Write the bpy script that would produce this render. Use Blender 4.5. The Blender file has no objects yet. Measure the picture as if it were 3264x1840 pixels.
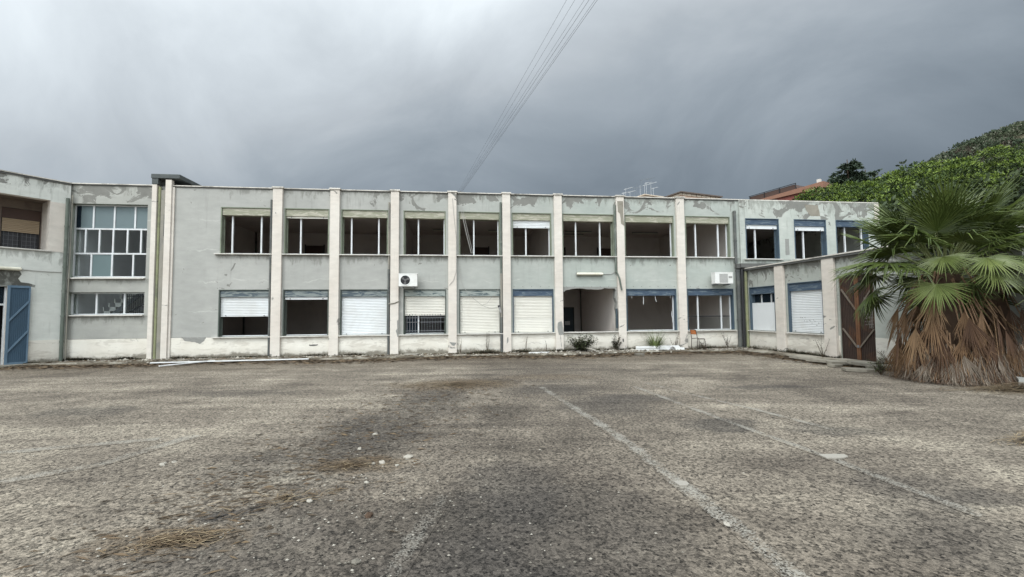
import bpy, math, random
from mathutils import Matrix, Vector, Euler
sc = bpy.context.scene
COL = sc.collection
PI = math.pi
AL = 0.12588          # the long front is turned this much from the picture plane
Y0 = 18.2467
HEYE = 1.6
def rnd(a, b): return random.uniform(a, b)
def facade(s, d=0.0, z=0.0):
    ca, sa = math.cos(AL), math.sin(AL)
    return (s*ca - d*sa, Y0 + s*sa + d*ca, z)

# ------------------------------------------------------------------ materials
def lin(c):
    c /= 255.0
    return c/12.92 if c <= 0.04045 else ((c+0.055)/1.055)**2.4
def S(r, g, b): return (lin(r), lin(g), lin(b), 1.0)
def C(r, g, b): return (r, g, b, 1.0)

class T:
    def __init__(s, name, rough=0.85, spec=0.3, metal=0.0):
        s.m = bpy.data.materials.new(name); s.m.use_nodes = True
        s.nt = s.m.node_tree; s.nt.nodes.clear()
        s.out = s.n('ShaderNodeOutputMaterial')
        s.b = s.n('ShaderNodeBsdfPrincipled')
        s.b.inputs['Roughness'].default_value = rough
        s.b.inputs['Specular IOR Level'].default_value = spec
        s.b.inputs['Metallic'].default_value = metal
        s.nt.links.new(s.b.outputs[0], s.out.inputs['Surface'])
        s._tc = None
    def n(s, typ, ins=None, **props):
        nd = s.nt.nodes.new(typ)
        for k, v in props.items(): setattr(nd, k, v)
        for k, v in (ins or {}).items(): s.set(nd.inputs[k], v)
        return nd
    def set(s, sock, v):
        if isinstance(v, bpy.types.NodeSocket): s.nt.links.new(v, sock)
        else: sock.default_value = v
    def obj(s):
        if s._tc is None: s._tc = s.n('ShaderNodeTexCoord')
        return s._tc.outputs['Object']
    def pos(s): return s.n('ShaderNodeNewGeometry').outputs['Position']
    def mul(s, v, k, off=(0, 0, 0)):
        return s.n('ShaderNodeMapping', {'Vector': v, 'Scale': k, 'Location': off}).outputs[0]
    def noise(s, v, sc_, det=4, rough=0.55, dist=0.0):
        return s.n('ShaderNodeTexNoise', {'Vector': v, 'Scale': sc_, 'Detail': det, 'Roughness': rough, 'Distortion': dist}).outputs[0]
    def vor(s, v, sc_, out='Distance', feat='F1'):
        return s.n('ShaderNodeTexVoronoi', {'Vector': v, 'Scale': sc_}, feature=feat).outputs[out]
    def sep(s, v): return s.n('ShaderNodeSeparateXYZ', {0: v}).outputs
    def comb(s, x, y, z): return s.n('ShaderNodeCombineXYZ', {0: x, 1: y, 2: z}).outputs[0]
    def mt(s, op, a, b=0.0, c=None, clamp=False):
        ins = {0: a, 1: b}
        if c is not None: ins[2] = c
        return s.n('ShaderNodeMath', ins, operation=op, use_clamp=clamp).outputs[0]
    def mr(s, v, a, b, c=0.0, d=1.0, smooth=False):
        return s.n('ShaderNodeMapRange', {0: v, 1: a, 2: b, 3: c, 4: d}, interpolation_type='SMOOTHSTEP' if smooth else 'LINEAR', clamp=True).outputs[0]
    def mix(s, f, a, b, mode='MIX'):
        nd = s.n('ShaderNodeMix', None, data_type='RGBA', blend_type=mode)
        s.set(nd.inputs[0], f); s.set(nd.inputs[6], a); s.set(nd.inputs[7], b)
        return nd.outputs[2]
    def ramp(s, f, stops, interp='LINEAR'):
        nd = s.n('ShaderNodeValToRGB', {0: f}); cr = nd.color_ramp; cr.interpolation = interp
        while len(cr.elements) < len(stops): cr.elements.new(0.5)
        for e, (p, c) in zip(cr.elements, stops): e.position = p; e.color = c
        return nd.outputs[0]
    def base(s, c): s.set(s.b.inputs['Base Color'], c); return s
    def bump(s, h, strength=0.3, dist=0.01):
        s.set(s.b.inputs['Normal'], s.n('ShaderNodeBump', {'Height': h, 'Strength': strength, 'Distance': dist}).outputs[0]); return s
    def rnd(s): return s.n('ShaderNodeObjectInfo').outputs['Random']

def simple(name, col, var=0.12, scale=6.0, rough=0.7, spec=0.3, metal=0.0, bump=0.15, dirt=None, dirt_amt=0.5):
    t = T(name, rough, spec, metal); v = t.obj()
    n = t.noise(v, scale, 6, 0.6)
    a = tuple(max(0, c*(1-var)) for c in col[:3])+(1,); b = tuple(min(1, c*(1+var)) for c in col[:3])+(1,)
    c = t.mix(n, a, b)
    if dirt:
        d = t.mr(t.noise(v, scale*0.45, 7, 0.68, 0.8), 0.5, 0.68, 0, dirt_amt)
        c = t.mix(d, c, dirt)
    t.base(c); t.bump(t.noise(v, scale*8, 3), bump, 0.004)
    return t.m

def wall_paint(name, c1, c2, c3=None, top=0.0, side=None, low=0.0, seams=True, topz=(5.5, 6.45), grime=0.5, bands=(), bx=-99.0):
    """Old rendered and painted wall: drifting tints, drip streaks, flaking paint that bares grey cement."""
    t = T(name, 0.9, 0.2); v = t.obj(); x, y, z = t.sep(v)
    n1 = t.noise(v, 0.55, 4, 0.6)
    col = t.mix(t.mr(n1, 0.35, 0.65), c1, c2)
    if c3: col = t.mix(t.mr(x, -5.0, 3.0), col, t.mix(t.mr(n1, 0.35, 0.65), c3[0], c3[1]))
    # trowel mottling
    nm = t.noise(t.mul(v, (1.2, 1.2, 3.0)), 2.2, 8, 0.65)
    col = t.mix(t.mr(nm, 0.3, 0.7, 0.0, 0.42), col, t.mix(0.5, col, C(0.16, 0.165, 0.15), 'MIX'), 'MIX')
    if seams:   # wavy pour joints, a little paler
        zz = t.mt('ADD', z, t.mt('MULTIPLY', t.mt('SUBTRACT', t.noise(v, 1.6, 5), 0.5), 0.5))
        f = t.mt('FRACT', t.mt('MULTIPLY', zz, 0.86))
        line = t.mr(t.mt('ABSOLUTE', t.mt('SUBTRACT', f, 0.5)), 0.0, 0.022, 1.0, 0.0)
        brk = t.mr(t.noise(v, 1.1, 3), 0.48, 0.6)
        col = t.mix(t.mt('MULTIPLY', t.mt('MULTIPLY', line, brk), 0.4), col, C(0.62, 0.62, 0.58))
    # drips
    st = t.noise(t.mul(v, (7.0, 7.0, 0.4)), 1.0, 5, 0.65)
    wide = t.noise(v, 0.8, 3)
    sm = t.mt('MULTIPLY', t.mr(st, 0.55, 0.75), t.mr(wide, 0.45, 0.65))
    if topz:
        sm = t.mt('MULTIPLY', sm, t.mt('ADD', 0.35, t.mr(z, topz[0]-1.0, topz[1], 0, 0.65)))
    col = t.mix(t.mt('MULTIPLY', sm, grime), col, C(0.09, 0.088, 0.075))
    # grime washed down from under each ledge, broken by noise
    for zt_, ln_ in bands:
        b_ = t.mt('MULTIPLY', t.mr(z, zt_-ln_, zt_, 0.0, 1.0), t.mr(z, zt_, zt_+0.02, 1.0, 0.0))
        nb = t.noise(t.mul(v, (3.2, 3.2, 1.1), (zt_, 0, zt_*2)), 1.5, 7, 0.68, 0.4)
        col = t.mix(t.mt('MULTIPLY', t.mr(t.mt('ADD', t.mt('MULTIPLY', b_, 0.30), nb), 0.66, 0.80), t.mt('MULTIPLY', t.mr(b_, 0.0, 0.25, 0.0, 0.48), t.mr(x, bx, bx+0.15, 0.0, 1.0))), col, C(0.12, 0.118, 0.10))
    # flaking
    np_ = t.noise(t.mul(v, (1.0, 1.0, 1.25)), 1.15, 9, 0.62, 1.3)
    amt = 0.0
    if topz and top:
        a = t.mr(z, topz[0], topz[1]-0.1, 0, top)
        if side: a = t.mt('MULTIPLY', a, t.mr(x, side[0], side[1], 0.0, 1.0))
        amt = a
    lowm = t.mr(z, 0.0, 1.2, low, 0.0) if low else 0.0
    tot = t.mt('ADD', t.mt('ADD', np_, amt), lowm)
    pe = t.mr(tot, 0.655, 0.675)
    rim = t.mt('SUBTRACT', t.mr(tot, 0.640, 0.655), pe, clamp=True)
    cem = t.mix(t.noise(v, 3.5, 6, 0.65), C(0.125, 0.125, 0.115), C(0.25, 0.245, 0.225))
    col = t.mix(t.mt('MULTIPLY', rim, 0.16), col, C(0.68, 0.67, 0.62))
    col = t.mix(t.mt('MULTIPLY', pe, 0.9), col, cem)
    t.base(col)
    h = t.mt('ADD', t.mt('MULTIPLY', t.noise(v, 26, 5, 0.6), 0.5), t.mt('MULTIPLY', pe, -0.8))
    h = t.mt('ADD', h, t.mt('MULTIPLY', nm, 1.2))
    t.bump(h, 0.35, 0.012)
    return t.m

def plinth_mat(name):
    """Cream lime-washed base course with damp, scuffs and soil splashed along the foot."""
    t = T(name, 0.9, 0.2); v = t.obj(); x, y, z = t.sep(v)
    n = t.noise(v, 1.4, 6, 0.6)
    col = t.mix(t.mr(n, 0.3, 0.7), C(0.64, 0.605, 0.535), C(0.74, 0.715, 0.65))
    w = t.noise(t.mul(v, (0.9, 0.9, 3.0)), 1.6, 7, 0.65, 0.9)
    col = t.mix(t.mr(w, 0.53, 0.60, 0, 0.38), col, C(0.40, 0.36, 0.31))
    col = t.mix(t.mr(t.noise(t.mul(v, (0.8, 0.8, 2.2), (3, 1, 7)), 2.6, 8, 0.7, 0.6), 0.60, 0.64, 0, 0.55), col, C(0.33, 0.31, 0.28))
    wav = t.mt('MULTIPLY', t.mt('SUBTRACT', t.noise(v, 0.7, 3), 0.45), 0.35)
    ed = t.mt('SUBTRACT', z, t.mt('ADD', wav, t.mt('ADD', 0.12, t.mt('MULTIPLY', t.mt('SUBTRACT', t.noise(v, 5.0, 9, 0.75), 0.5), 0.42))))
    col = t.mix(t.mr(ed, -0.02, 0.07, 0.88, 0.0), col, t.mix(t.noise(v, 9, 5, .7), C(0.035, 0.031, 0.022), C(0.15, 0.135, 0.105)))
    col = t.mix(t.mr(ed, 0.0, 0.30, 0.35, 0.0), col, C(0.30, 0.27, 0.22))
    t.base(col); t.bump(t.mt('ADD', t.noise(v, 14, 7, 0.65), w), 0.4, 0.02)
    return t.m

def peeling(name, paint, under, thr=0.5, sx=1.3, sz=9.0):
    t = T(name, 0.75, 0.25); v = t.obj()
    n = t.noise(t.mul(v, (sx, sx, sz)), 1.6, 8, 0.62, 1.0)
    pe = t.mr(n, thr-0.02, thr+0.03)
    c = t.mix(pe, t.mix(t.noise(v, 2.0, 4), paint, tuple(p*0.75 for p in paint[:3])+(1,)), under)
    t.base(c); t.bump(pe, 0.3, 0.006); return t.m

def foliage(name, a, b, rough=0.55, trans=0.0):
    t = T(name, rough, 0.35)
    g = t.n('ShaderNodeNewGeometry').outputs['Random Per Island']
    c = t.mix(g, a, b)
    n = t.noise(t.pos(), 1.3, 3)
    c = t.mix(t.mr(n, 0.35, 0.65, 0.0, 0.35), c, tuple(q*0.6 for q in a[:3])+(1,))
    t.base(c)
    return t.m

M = {}
M['wall'] = wall_paint('grey_green_render', C(0.355, 0.356, 0.336), C(0.415, 0.413, 0.39),
                       (C(0.365, 0.398, 0.368), C(0.43, 0.45, 0.418)), top=0.165, side=(-7.5, -4.0), grime=0.75, bands=((3.90, .5), (6.42, .5)), bx=-11.15)
M['wall_stair'] = wall_paint('stairwell_render', C(0.32, 0.322, 0.30), C(0.40, 0.40, 0.37), top=0.18, grime=0.9, bands=((2.97, .3), (1.62, .45), (6.42, .6)))
M['wall_right'] = wall_paint('pale_green_render', C(0.40, 0.43, 0.395), C(0.50, 0.52, 0.48), top=0.175, grime=1.0, topz=(4.6, 6.4), bands=((6.42, .9), (3.84, .5)))
M['wall_wing'] = wall_paint('pale_wing_render', C(0.60, 0.62, 0.58), C(0.70, 0.71, 0.67), top=0.12, grime=1.0, bands=((3.88, .6), (6.42, .8)))
M['wall_annex'] = wall_paint('annex_render', C(0.37, 0.39, 0.36), C(0.47, 0.49, 0.45), top=0.20, topz=(2.2, 3.4), grime=1.0, bands=((3.40, .8),))
M['pilaster'] = wall_paint('cream_pilaster_paint', C(0.62, 0.562, 0.502), C(0.70, 0.655, 0.595), top=0.03, low=0.07, seams=False, grime=0.55)
M['plinth'] = plinth_mat('cream_plinth')
M['coping'] = simple('pale_coping', C(0.60, 0.57, 0.52), 0.2, 3, dirt=C(0.06, 0.06, 0.05), dirt_amt=0.7)
M['shadow_and_dark_parts'] = simple('coping_shadow_and_dark_parts', C(0.10, 0.10, 0.095), 0.3, 3)  # painted shadow under copings; also flashing, hopper, holes and small scars
M['sill'] = simple('stone_sill', C(0.56, 0.54, 0.50), 0.15, 5, dirt=C(0.12, 0.11, 0.10), dirt_amt=0.45)
M['alu'] = simple('white_aluminium', C(0.62, 0.64, 0.655), 0.06, 3, 0.45, 0.5, dirt=C(0.35, 0.34, 0.31), dirt_amt=0.4)
M['shutter'] = simple('white_shutter_slats', C(0.69, 0.71, 0.72), 0.07, 1.6, 0.5, 0.4, dirt=C(0.46, 0.44, 0.40), dirt_amt=0.35, bump=0.05)
M['shutter_warm'] = simple('ivory_shutter_slats', C(0.68, 0.66, 0.60), 0.07, 1.6, 0.5, 0.4, dirt=C(0.46, 0.43, 0.37), dirt_amt=0.4, bump=0.05)
M['shutter_tan'] = simple('tan_shutter_slats', C(0.36, 0.28, 0.19), 0.12, 2.5, 0.6)
M['box_upper'] = peeling('olive_cover_paint', C(0.31, 0.31, 0.235), C(0.42, 0.40, 0.33), 0.52)
M['box_lower'] = peeling('blue_grey_cover_paint', C(0.085, 0.11, 0.13), C(0.21, 0.235, 0.23), 0.50)
M['box_blue'] = peeling('blue_cover_paint', C(0.062, 0.092, 0.135), C(0.125, 0.16, 0.19), 0.54)
M['box_mid'] = peeling('grey_cover_paint', C(0.10, 0.13, 0.14), C(0.30, 0.33, 0.31), 0.45)
M['case_green'] = simple('dull_green_surround', C(0.20, 0.225, 0.17), 0.2, 5, dirt=C(0.07, 0.07, 0.055))
M['case_blue'] = simple('dark_blue_surround', C(0.065, 0.095, 0.125), 0.25, 5, dirt=C(0.03, 0.035, 0.035))
M['case_dark'] = simple('dull_grey_green_surround', C(0.085, 0.10, 0.088), 0.25, 5, dirt=C(0.04, 0.045, 0.04))
M['reveal'] = simple('green_grey_reveal', C(0.36, 0.39, 0.34), 0.15, 3, dirt=C(0.12, 0.12, 0.10))
M['inside'] = simple('room_plaster', C(0.62, 0.575, 0.54), 0.10, 1.2, 0.9, dirt=C(0.36, 0.32, 0.29), dirt_amt=0.35)
M['inside_pale'] = simple('stairwell_plaster', C(0.74, 0.73, 0.74), 0.08, 1.2, 0.9, dirt=C(0.36, 0.35, 0.34), dirt_amt=0.3)
M['ceiling'] = simple('room_ceiling_paint', C(0.62, 0.55, 0.505), 0.10, 1.0, 0.9, dirt=C(0.2, 0.17, 0.15), dirt_amt=0.3)
M['floor_in'] = simple('dusty_terrazzo', C(0.42, 0.39, 0.36), 0.25, 3, 0.8)
M['stair'] = simple('marble_tread', C(0.74, 0.73, 0.70), 0.12, 3, 0.6)
M['black_metal'] = simple('black_painted_iron', C(0.022, 0.022, 0.024), 0.3, 6, 0.5, 0.4)
M['iron_grey'] = simple('grey_grille_iron', C(0.16, 0.165, 0.175), 0.2, 6, 0.5, 0.4)
M['pipe_dark'] = simple('dark_drainpipe', C(0.085, 0.09, 0.088), 0.35, 3, 0.6, dirt=C(0.20, 0.20, 0.17))
M['pipe_olive'] = simple('olive_drainpipe', C(0.24, 0.25, 0.145), 0.3, 2.5, 0.65, dirt=C(0.09, 0.10, 0.085), dirt_amt=0.8)
M['pipe_tan'] = simple('grey_brown_duct', C(0.25, 0.235, 0.20), 0.25, 2, 0.65, dirt=C(0.10, 0.11, 0.115), dirt_amt=0.6)
M['pipe_green'] = simple('green_grey_drainpipe', C(0.11, 0.13, 0.11), 0.35, 3, 0.65, dirt=C(0.30, 0.31, 0.28), dirt_amt=0.5)
M['cement'] = simple('bare_cement', C(0.25, 0.25, 0.235), 0.25, 8, 0.95, bump=0.4)
M['roof'] = simple('roof_felt', C(0.12, 0.12, 0.115), 0.3, 2)
M['slab_dark'] = simple('dark_roof_slab', C(0.075, 0.085, 0.085), 0.35, 3, dirt=C(0.16, 0.17, 0.15))
M['door_dark'] = simple('dark_blue_door', C(0.04, 0.058, 0.072), 0.3, 4, 0.5, dirt=C(0.085, 0.105, 0.11))
M['paper'] = simple('paper', C(0.5, 0.52, 0.52), 0.05, 3)
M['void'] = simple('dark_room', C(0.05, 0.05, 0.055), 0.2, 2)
M['blue_gate'] = simple('faded_blue_gate', C(0.055, 0.098, 0.145), 0.2, 2.2, 0.6, 0.3, dirt=C(0.05, 0.085, 0.12), dirt_amt=0.7)
M['blue_gate_pale'] = simple('pale_blue_gate_bar', C(0.115, 0.175, 0.235), 0.2, 3, 0.6, 0.3, dirt=C(0.07, 0.13, 0.2), dirt_amt=0.6)
M['rust'] = simple('rusted_steel', C(0.155, 0.078, 0.043), 0.4, 4, 0.85, 0.2, dirt=C(0.07, 0.045, 0.035), dirt_amt=0.8)
M['rust_dark'] = simple('dark_rusted_sheet', C(0.050, 0.035, 0.029), 0.4, 3, 0.8, 0.2, dirt=C(0.12, 0.06, 0.035), dirt_amt=0.8)
M['brace'] = simple('grey_brown_brace', C(0.15, 0.125, 0.10), 0.25, 5, 0.8, dirt=C(0.10, 0.06, 0.04))
M['ac'] = simple('white_casing', C(0.70, 0.70, 0.68), 0.05, 3, 0.5, 0.4, dirt=C(0.45, 0.42, 0.36), dirt_amt=0.35)
M['ac_dark'] = simple('black_fan', C(0.018, 0.018, 0.02), 0.2, 5, 0.6)
M['ac_blade'] = simple('grey_fan_blade', C(0.11, 0.105, 0.105), 0.2, 5, 0.5)
M['ac_grey'] = simple('grey_grille', C(0.27, 0.265, 0.255), 0.15, 5, 0.6)
M['lamp_cover'] = simple('yellowed_lamp_cover', C(0.66, 0.64, 0.53), 0.08, 4, 0.45, dirt=C(0.35, 0.32, 0.24), dirt_amt=0.3)
M['lamp_in'] = simple('ceiling_lamp_housing', C(0.24, 0.225, 0.21), 0.1, 4, 0.5)
M['cable'] = simple('grey_cable', C(0.34, 0.33, 0.31), 0.15, 3, 0.7)
M['cable_dark'] = simple('dark_cable', C(0.05, 0.05, 0.05), 0.2, 3, 0.6)
M['wire'] = simple('weathered_conductor', C(0.10, 0.105, 0.11), 0.1, 3, 0.6)
M['wood_orange'] = simple('orange_plywood', C(0.44, 0.15, 0.05), 0.2, 6, 0.5)
M['chair_frame'] = simple('brown_tube_frame', C(0.045, 0.03, 0.026), 0.3, 6, 0.5)
M['white_board'] = simple('white_painted_board', C(0.74, 0.75, 0.75), 0.04, 2, 0.5)
M['rubble'] = simple('broken_plaster', C(0.36, 0.335, 0.29), 0.25, 7, 0.95, bump=0.5, dirt=C(0.20, 0.18, 0.15))
M['rock'] = simple('grey_rubble', C(0.17, 0.155, 0.13), 0.3, 7, 0.95, bump=0.5, dirt=C(0.12, 0.11, 0.09))
M['slab_stone'] = simple('old_stone_slab', C(0.26, 0.24, 0.20), 0.25, 4, 0.95, bump=0.5, dirt=C(0.14, 0.12, 0.09), dirt_amt=0.7)
M['tile_white'] = simple('white_tile', C(0.30, 0.28, 0.245), 0.1, 4, 0.6, dirt=C(0.3, 0.28, 0.24))
M['straw'] = foliage('dry_straw', C(0.17, 0.12, 0.068), C(0.09, 0.06, 0.036), 0.8)
M['straw_pale'] = foliage('bleached_straw', C(0.34, 0.27, 0.17), C(0.20, 0.145, 0.085), 0.8)
M['litter'] = foliage('brown_litter', C(0.055, 0.040, 0.026), C(0.13, 0.098, 0.066), 0.9)
M['weed_dark'] = foliage('dark_weed', C(0.03, 0.035, 0.02), C(0.075, 0.07, 0.04), 0.8)
M['weed_green'] = foliage('green_weed', C(0.06, 0.085, 0.035), C(0.10, 0.12, 0.05), 0.7)
M['weed_dry'] = foliage('dry_weed', C(0.10, 0.07, 0.045), C(0.05, 0.038, 0.026), 0.8)
M['grass_pale'] = foliage('pale_grass', C(0.16, 0.22, 0.07), C(0.26, 0.30, 0.12), 0.6)
M['palm_green'] = foliage('palm_leaf', C(0.050, 0.076, 0.016), C(0.105, 0.138, 0.034), 0.42)
M['palm_light'] = foliage('young_palm_leaf', C(0.085, 0.115, 0.030), C(0.15, 0.18, 0.058), 0.42)
M['petiole'] = simple('palm_petiole', C(0.15, 0.17, 0.07), 0.25, 5, 0.6)
M['petiole_dry'] = simple('dry_petiole', C(0.20, 0.125, 0.075), 0.25, 5, 0.8)
M['palm_dead'] = foliage('tan_dead_leaf', C(0.105, 0.060, 0.031), C(0.215, 0.132, 0.07), 0.8)
M['palm_dead_pale'] = foliage('straw_dead_leaf', C(0.29, 0.19, 0.105), C(0.16, 0.10, 0.055), 0.8)
M['palm_dead_grey'] = foliage('grey_dead_leaf', C(0.115, 0.088, 0.065), C(0.25, 0.21, 0.168), 0.9)
M['palm_dead_dark'] = foliage('brown_dead_leaf', C(0.05, 0.028, 0.018), C(0.115, 0.065, 0.038), 0.9)
M['trunk'] = simple('palm_trunk', C(0.07, 0.045, 0.03), 0.4, 9, 0.95, bump=0.6)
M['bark'] = simple('tree_bark', C(0.085, 0.06, 0.045), 0.35, 7, 0.95, bump=0.6)
M['pine_a'] = foliage('lit_pine_needles', C(0.125, 0.19, 0.026), C(0.185, 0.25, 0.042), 0.6)
M['pine_b'] = foliage('half_lit_pine_needles', C(0.045, 0.080, 0.014), C(0.07, 0.11, 0.02), 0.6)
M['pine_c'] = foliage('shaded_pine_needles', C(0.018, 0.034, 0.009), C(0.032, 0.055, 0.013), 0.6)
M['cedar_a'] = foliage('dark_conifer_needles', C(0.026, 0.046, 0.028), C(0.05, 0.078, 0.042), 0.6)
M['cedar_b'] = foliage('grey_conifer_needles', C(0.055, 0.08, 0.05), C(0.085, 0.11, 0.07), 0.6)
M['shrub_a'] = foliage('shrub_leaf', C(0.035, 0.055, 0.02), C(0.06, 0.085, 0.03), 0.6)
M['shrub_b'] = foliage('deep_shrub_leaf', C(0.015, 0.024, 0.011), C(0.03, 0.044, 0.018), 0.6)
M['hill_a'] = foliage('olive_wood', C(0.072, 0.092, 0.05), C(0.11, 0.13, 0.078), 0.8)
M['hill_b'] = foliage('grey_scrub', C(0.14, 0.15, 0.108), C(0.19, 0.19, 0.14), 0.8)
M['hill_c'] = foliage('brown_scrub', C(0.065, 0.055, 0.042), C(0.10, 0.082, 0.058), 0.8)
M['hill_d'] = foliage('dark_oak', C(0.034, 0.052, 0.028), C(0.055, 0.075, 0.038), 0.8)
M['tile_red'] = simple('terracotta_roof', C(0.27, 0.145, 0.10), 0.3, 2, 0.9)
M['red_fascia'] = simple('red_fascia', C(0.22, 0.075, 0.06), 0.3, 1.5, 0.8, dirt=C(0.45, 0.2, 0.16), dirt_amt=0.4)
M['pink_wall'] = simple('pink_beige_render', C(0.58, 0.42, 0.32), 0.12, 0.6, 0.9, dirt=C(0.30, 0.2, 0.14), dirt_amt=0.5)
M['house_white'] = simple('white_house_wall', C(0.58, 0.56, 0.52), 0.1, 1, 0.9)
M['house_trim'] = simple('pale_cornice', C(0.62, 0.54, 0.44), 0.1, 1, 0.8)
M['house_dark'] = simple('dark_cornice', C(0.13, 0.105, 0.09), 0.2, 1, 0.8)
M['brown_win'] = simple('brown_window', C(0.08, 0.05, 0.04), 0.2, 2, 0.5)
M['antenna'] = simple('antenna_metal', C(0.52, 0.54, 0.56), 0.1, 3, 0.4, 0.5)
M['antenna_dark'] = simple('dark_antenna_metal', C(0.15, 0.17, 0.19), 0.1, 3, 0.4, 0.5)
M['kerb'] = None

def glass(name, tint, refl=0.12, trans=0.8, rough=0.05, haze=0.0):
    t = T(name); nt = t.nt
    tr = t.n('ShaderNodeBsdfTransparent', {'Color': tint})
    gl = t.n('ShaderNodeBsdfGlossy', {'Color': C(0.9, 0.95, 1.0), 'Roughness': rough})
    df = t.n('ShaderNodeBsdfTranslucent', {'Color': tint})
    df2 = t.n('ShaderNodeBsdfDiffuse', {'Color': tint})
    dd = t.n('ShaderNodeMixShader', {0: 0.5, 1: df.outputs[0], 2: df2.outputs[0]})
    a = t.n('ShaderNodeMixShader', {0: haze, 1: tr.outputs[0], 2: dd.outputs[0]})
    fr = t.n('ShaderNodeFresnel', {'IOR': 1.5})
    f = t.mt('ADD', t.mt('MULTIPLY', fr.outputs[0], 0.10), refl, clamp=True)
    mx = t.n('ShaderNodeMixShader', {0: f, 1: a.outputs[0], 2: gl.outputs[0]})
    nt.links.new(mx.outputs[0], t.out.inputs['Surface'])
    return t.m
M['glass'] = glass('dusty_glass', C(0.86, 0.88, 0.88), 0.0)
M['glass_frost'] = glass('frosted_glass', C(0.30, 0.38, 0.40), 0.02, rough=0.5, haze=0.85)
M['glass_teal'] = glass('greenish_glass', C(0.32, 0.42, 0.43), 0.02, rough=0.4, haze=0.7)
M['glass_dark'] = glass('dark_blue_glass', C(0.20, 0.28, 0.36), 0.005, haze=0.12)

# ---- asphalt: one recipe in world metres, the worn markings reuse it with paint left in the pits
def asphalt(name, paint=None):
    t = T(name, 0.92, 0.25); p = t.pos(); x, y, z = t.sep(p)
    p2 = t.comb(x, y, 0.0)
    big = t.noise(p2, 0.16, 5, 0.6, 0.4)
    med = t.noise(p2, 0.75, 6, 0.65, 0.6)
    # long pale scuffs across the yard
    drag = t.noise(t.mul(p2, (0.22, 1.5, 1.0)), 1.0, 7, 0.66, 0.5)
    tone = t.mt('ADD', t.mt('MULTIPLY', big, 0.45), t.mt('ADD', t.mt('MULTIPLY', med, 0.40), t.mt('MULTIPLY', drag, 0.42)))
    # older paler surfacing towards the left, darker bare lane through the middle
    lane = t.mr(t.mt('ABSOLUTE', t.mt('SUBTRACT', x, t.mt('ADD', -0.9, t.mt('MULTIPLY', med, 2.4)))), 0.2, 3.4, -0.075, 0.045)
    tone = t.mt('ADD', tone, lane)
    col = t.ramp(tone, [(0.46, C(0.053, 0.045, 0.036)), (0.57, C(0.096, 0.081, 0.065)), (0.67, C(0.155, 0.133, 0.106)), (0.78, C(0.248, 0.218, 0.173))])
    # dark oily or mossy patches with ragged outlines
    def blob(cx, cy, rx, ry, s=1.0):
        nx = t.mt('ADD', x, t.mt('MULTIPLY', t.mt('SUBTRACT', t.noise(p2, 1.5, 5, 0.65), 0.5), 1.1))
        ny = t.mt('ADD', y, t.mt('MULTIPLY', t.mt('SUBTRACT', t.noise(t.mul(p2, (1, 1, 1), (5, 9, 0)), 1.5, 5, 0.65), 0.5), 1.1))
        dx = t.mt('DIVIDE', t.mt('SUBTRACT', nx, cx), rx); dy = t.mt('DIVIDE', t.mt('SUBTRACT', ny, cy), ry)
        d = t.mt('ADD', t.mt('MULTIPLY', dx, dx), t.mt('MULTIPLY', dy, dy))
        return t.mr(d, 0.15, 1.1, s, 0.0, True)
    for cx, cy, rx, ry, s in ((2.95, 6.5, 0.75, 0.45, .62), (-2.4, 3.75, .32, .16, .8), (1.5, 7.9, 0.9, .9, .45), (0.0, 4.2, 0.55, 1.2, .45), (-0.3, 2.7, .9, .7, .5),
                             (-2.3, 4.9, 1.1, 0.7, .35), (5.4, 9.7, 1.3, .35, .55), (3.6, 4.2, 0.7, .5, .35), (-7.2, 7.8, 1.0, .5, .45), (3.9, 3.9, .5, .25, .4), (-1.7, 3.2, 1.0, .7, .38), (-1.5, 8.4, .9, 1.5, .42), (-1.9, 6.4, .9, 1.2, .48), (0.15, 3.3, 1.3, 1.3, .42), (0.9, 9.6, 1.1, .8, .4), (2.2, 8.6, 1.0, .45, .5), (4.3, 6.2, .8, .3, .5), (-5.5, 9.5, 1.6, .5, .35), (3.2, 3.3, .8, .6, .35)):
        col = t.mix(blob(cx, cy, rx, ry, s), col, C(0.034, 0.031, 0.029))
    for cx, cy, rx, ry, s in ((-1.3, 10.4, 1.7, 0.9, .6), (-1.6, 4.95, .6, .3, .55), (-2.45, 3.35, .6, .25, .5), (0.8, 11.5, 1.6, .6, .35)):
        col = t.mix(blob(cx, cy, rx, ry, s), col, C(0.085, 0.060, 0.036))
    # soil washed along the foot of the buildings
    d = t.mt('ADD', t.mt('MULTIPLY', x, -math.sin(AL)), t.mt('MULTIPLY', t.mt('SUBTRACT', y, Y0), math.cos(AL)))
    dn = t.mt('ADD', d, t.mt('MULTIPLY', t.mt('SUBTRACT', t.noise(t.mul(p2, (0.5, 1.4, 1)), 1.1, 7, 0.66), 0.5), 2.4))
    soil = t.mr(dn, -4.6, -1.7, 0.0, 0.75)
    col = t.mix(soil, col, t.mix(t.noise(t.mul(p2, (1, 4, 1)), 2.0, 6), C(0.04, 0.030, 0.021), C(0.115, 0.09, 0.064)))
    xa = t.mt('ADD', x, t.mt('MULTIPLY', t.mt('SUBTRACT', y, Y0), math.tan(AL)))
    xn = t.mt('ADD', xa, t.mt('MULTIPLY', t.mt('SUBTRACT', t.noise(t.mul(p2, (1.4, .5, 1)), 1.1, 7, 0.66), 0.5), 1.6))
    soil2 = t.mt('MULTIPLY', t.mr(xn, 8.5, 9.2, 0.0, 0.7), t.mr(y, 9.0, 10.5, 0, 1))
    col = t.mix(soil2, col, C(0.06, 0.046, 0.034))
    # aggregate: pale stones in darker binder, at two sizes
    cells = t.n('ShaderNodeTexVoronoi', {'Vector': p2, 'Scale': 85.0})
    cv = t.sep(cells.outputs['Color'])[0]
    cells2 = t.n('ShaderNodeTexVoronoi', {'Vector': p2, 'Scale': 40.0})
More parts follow.
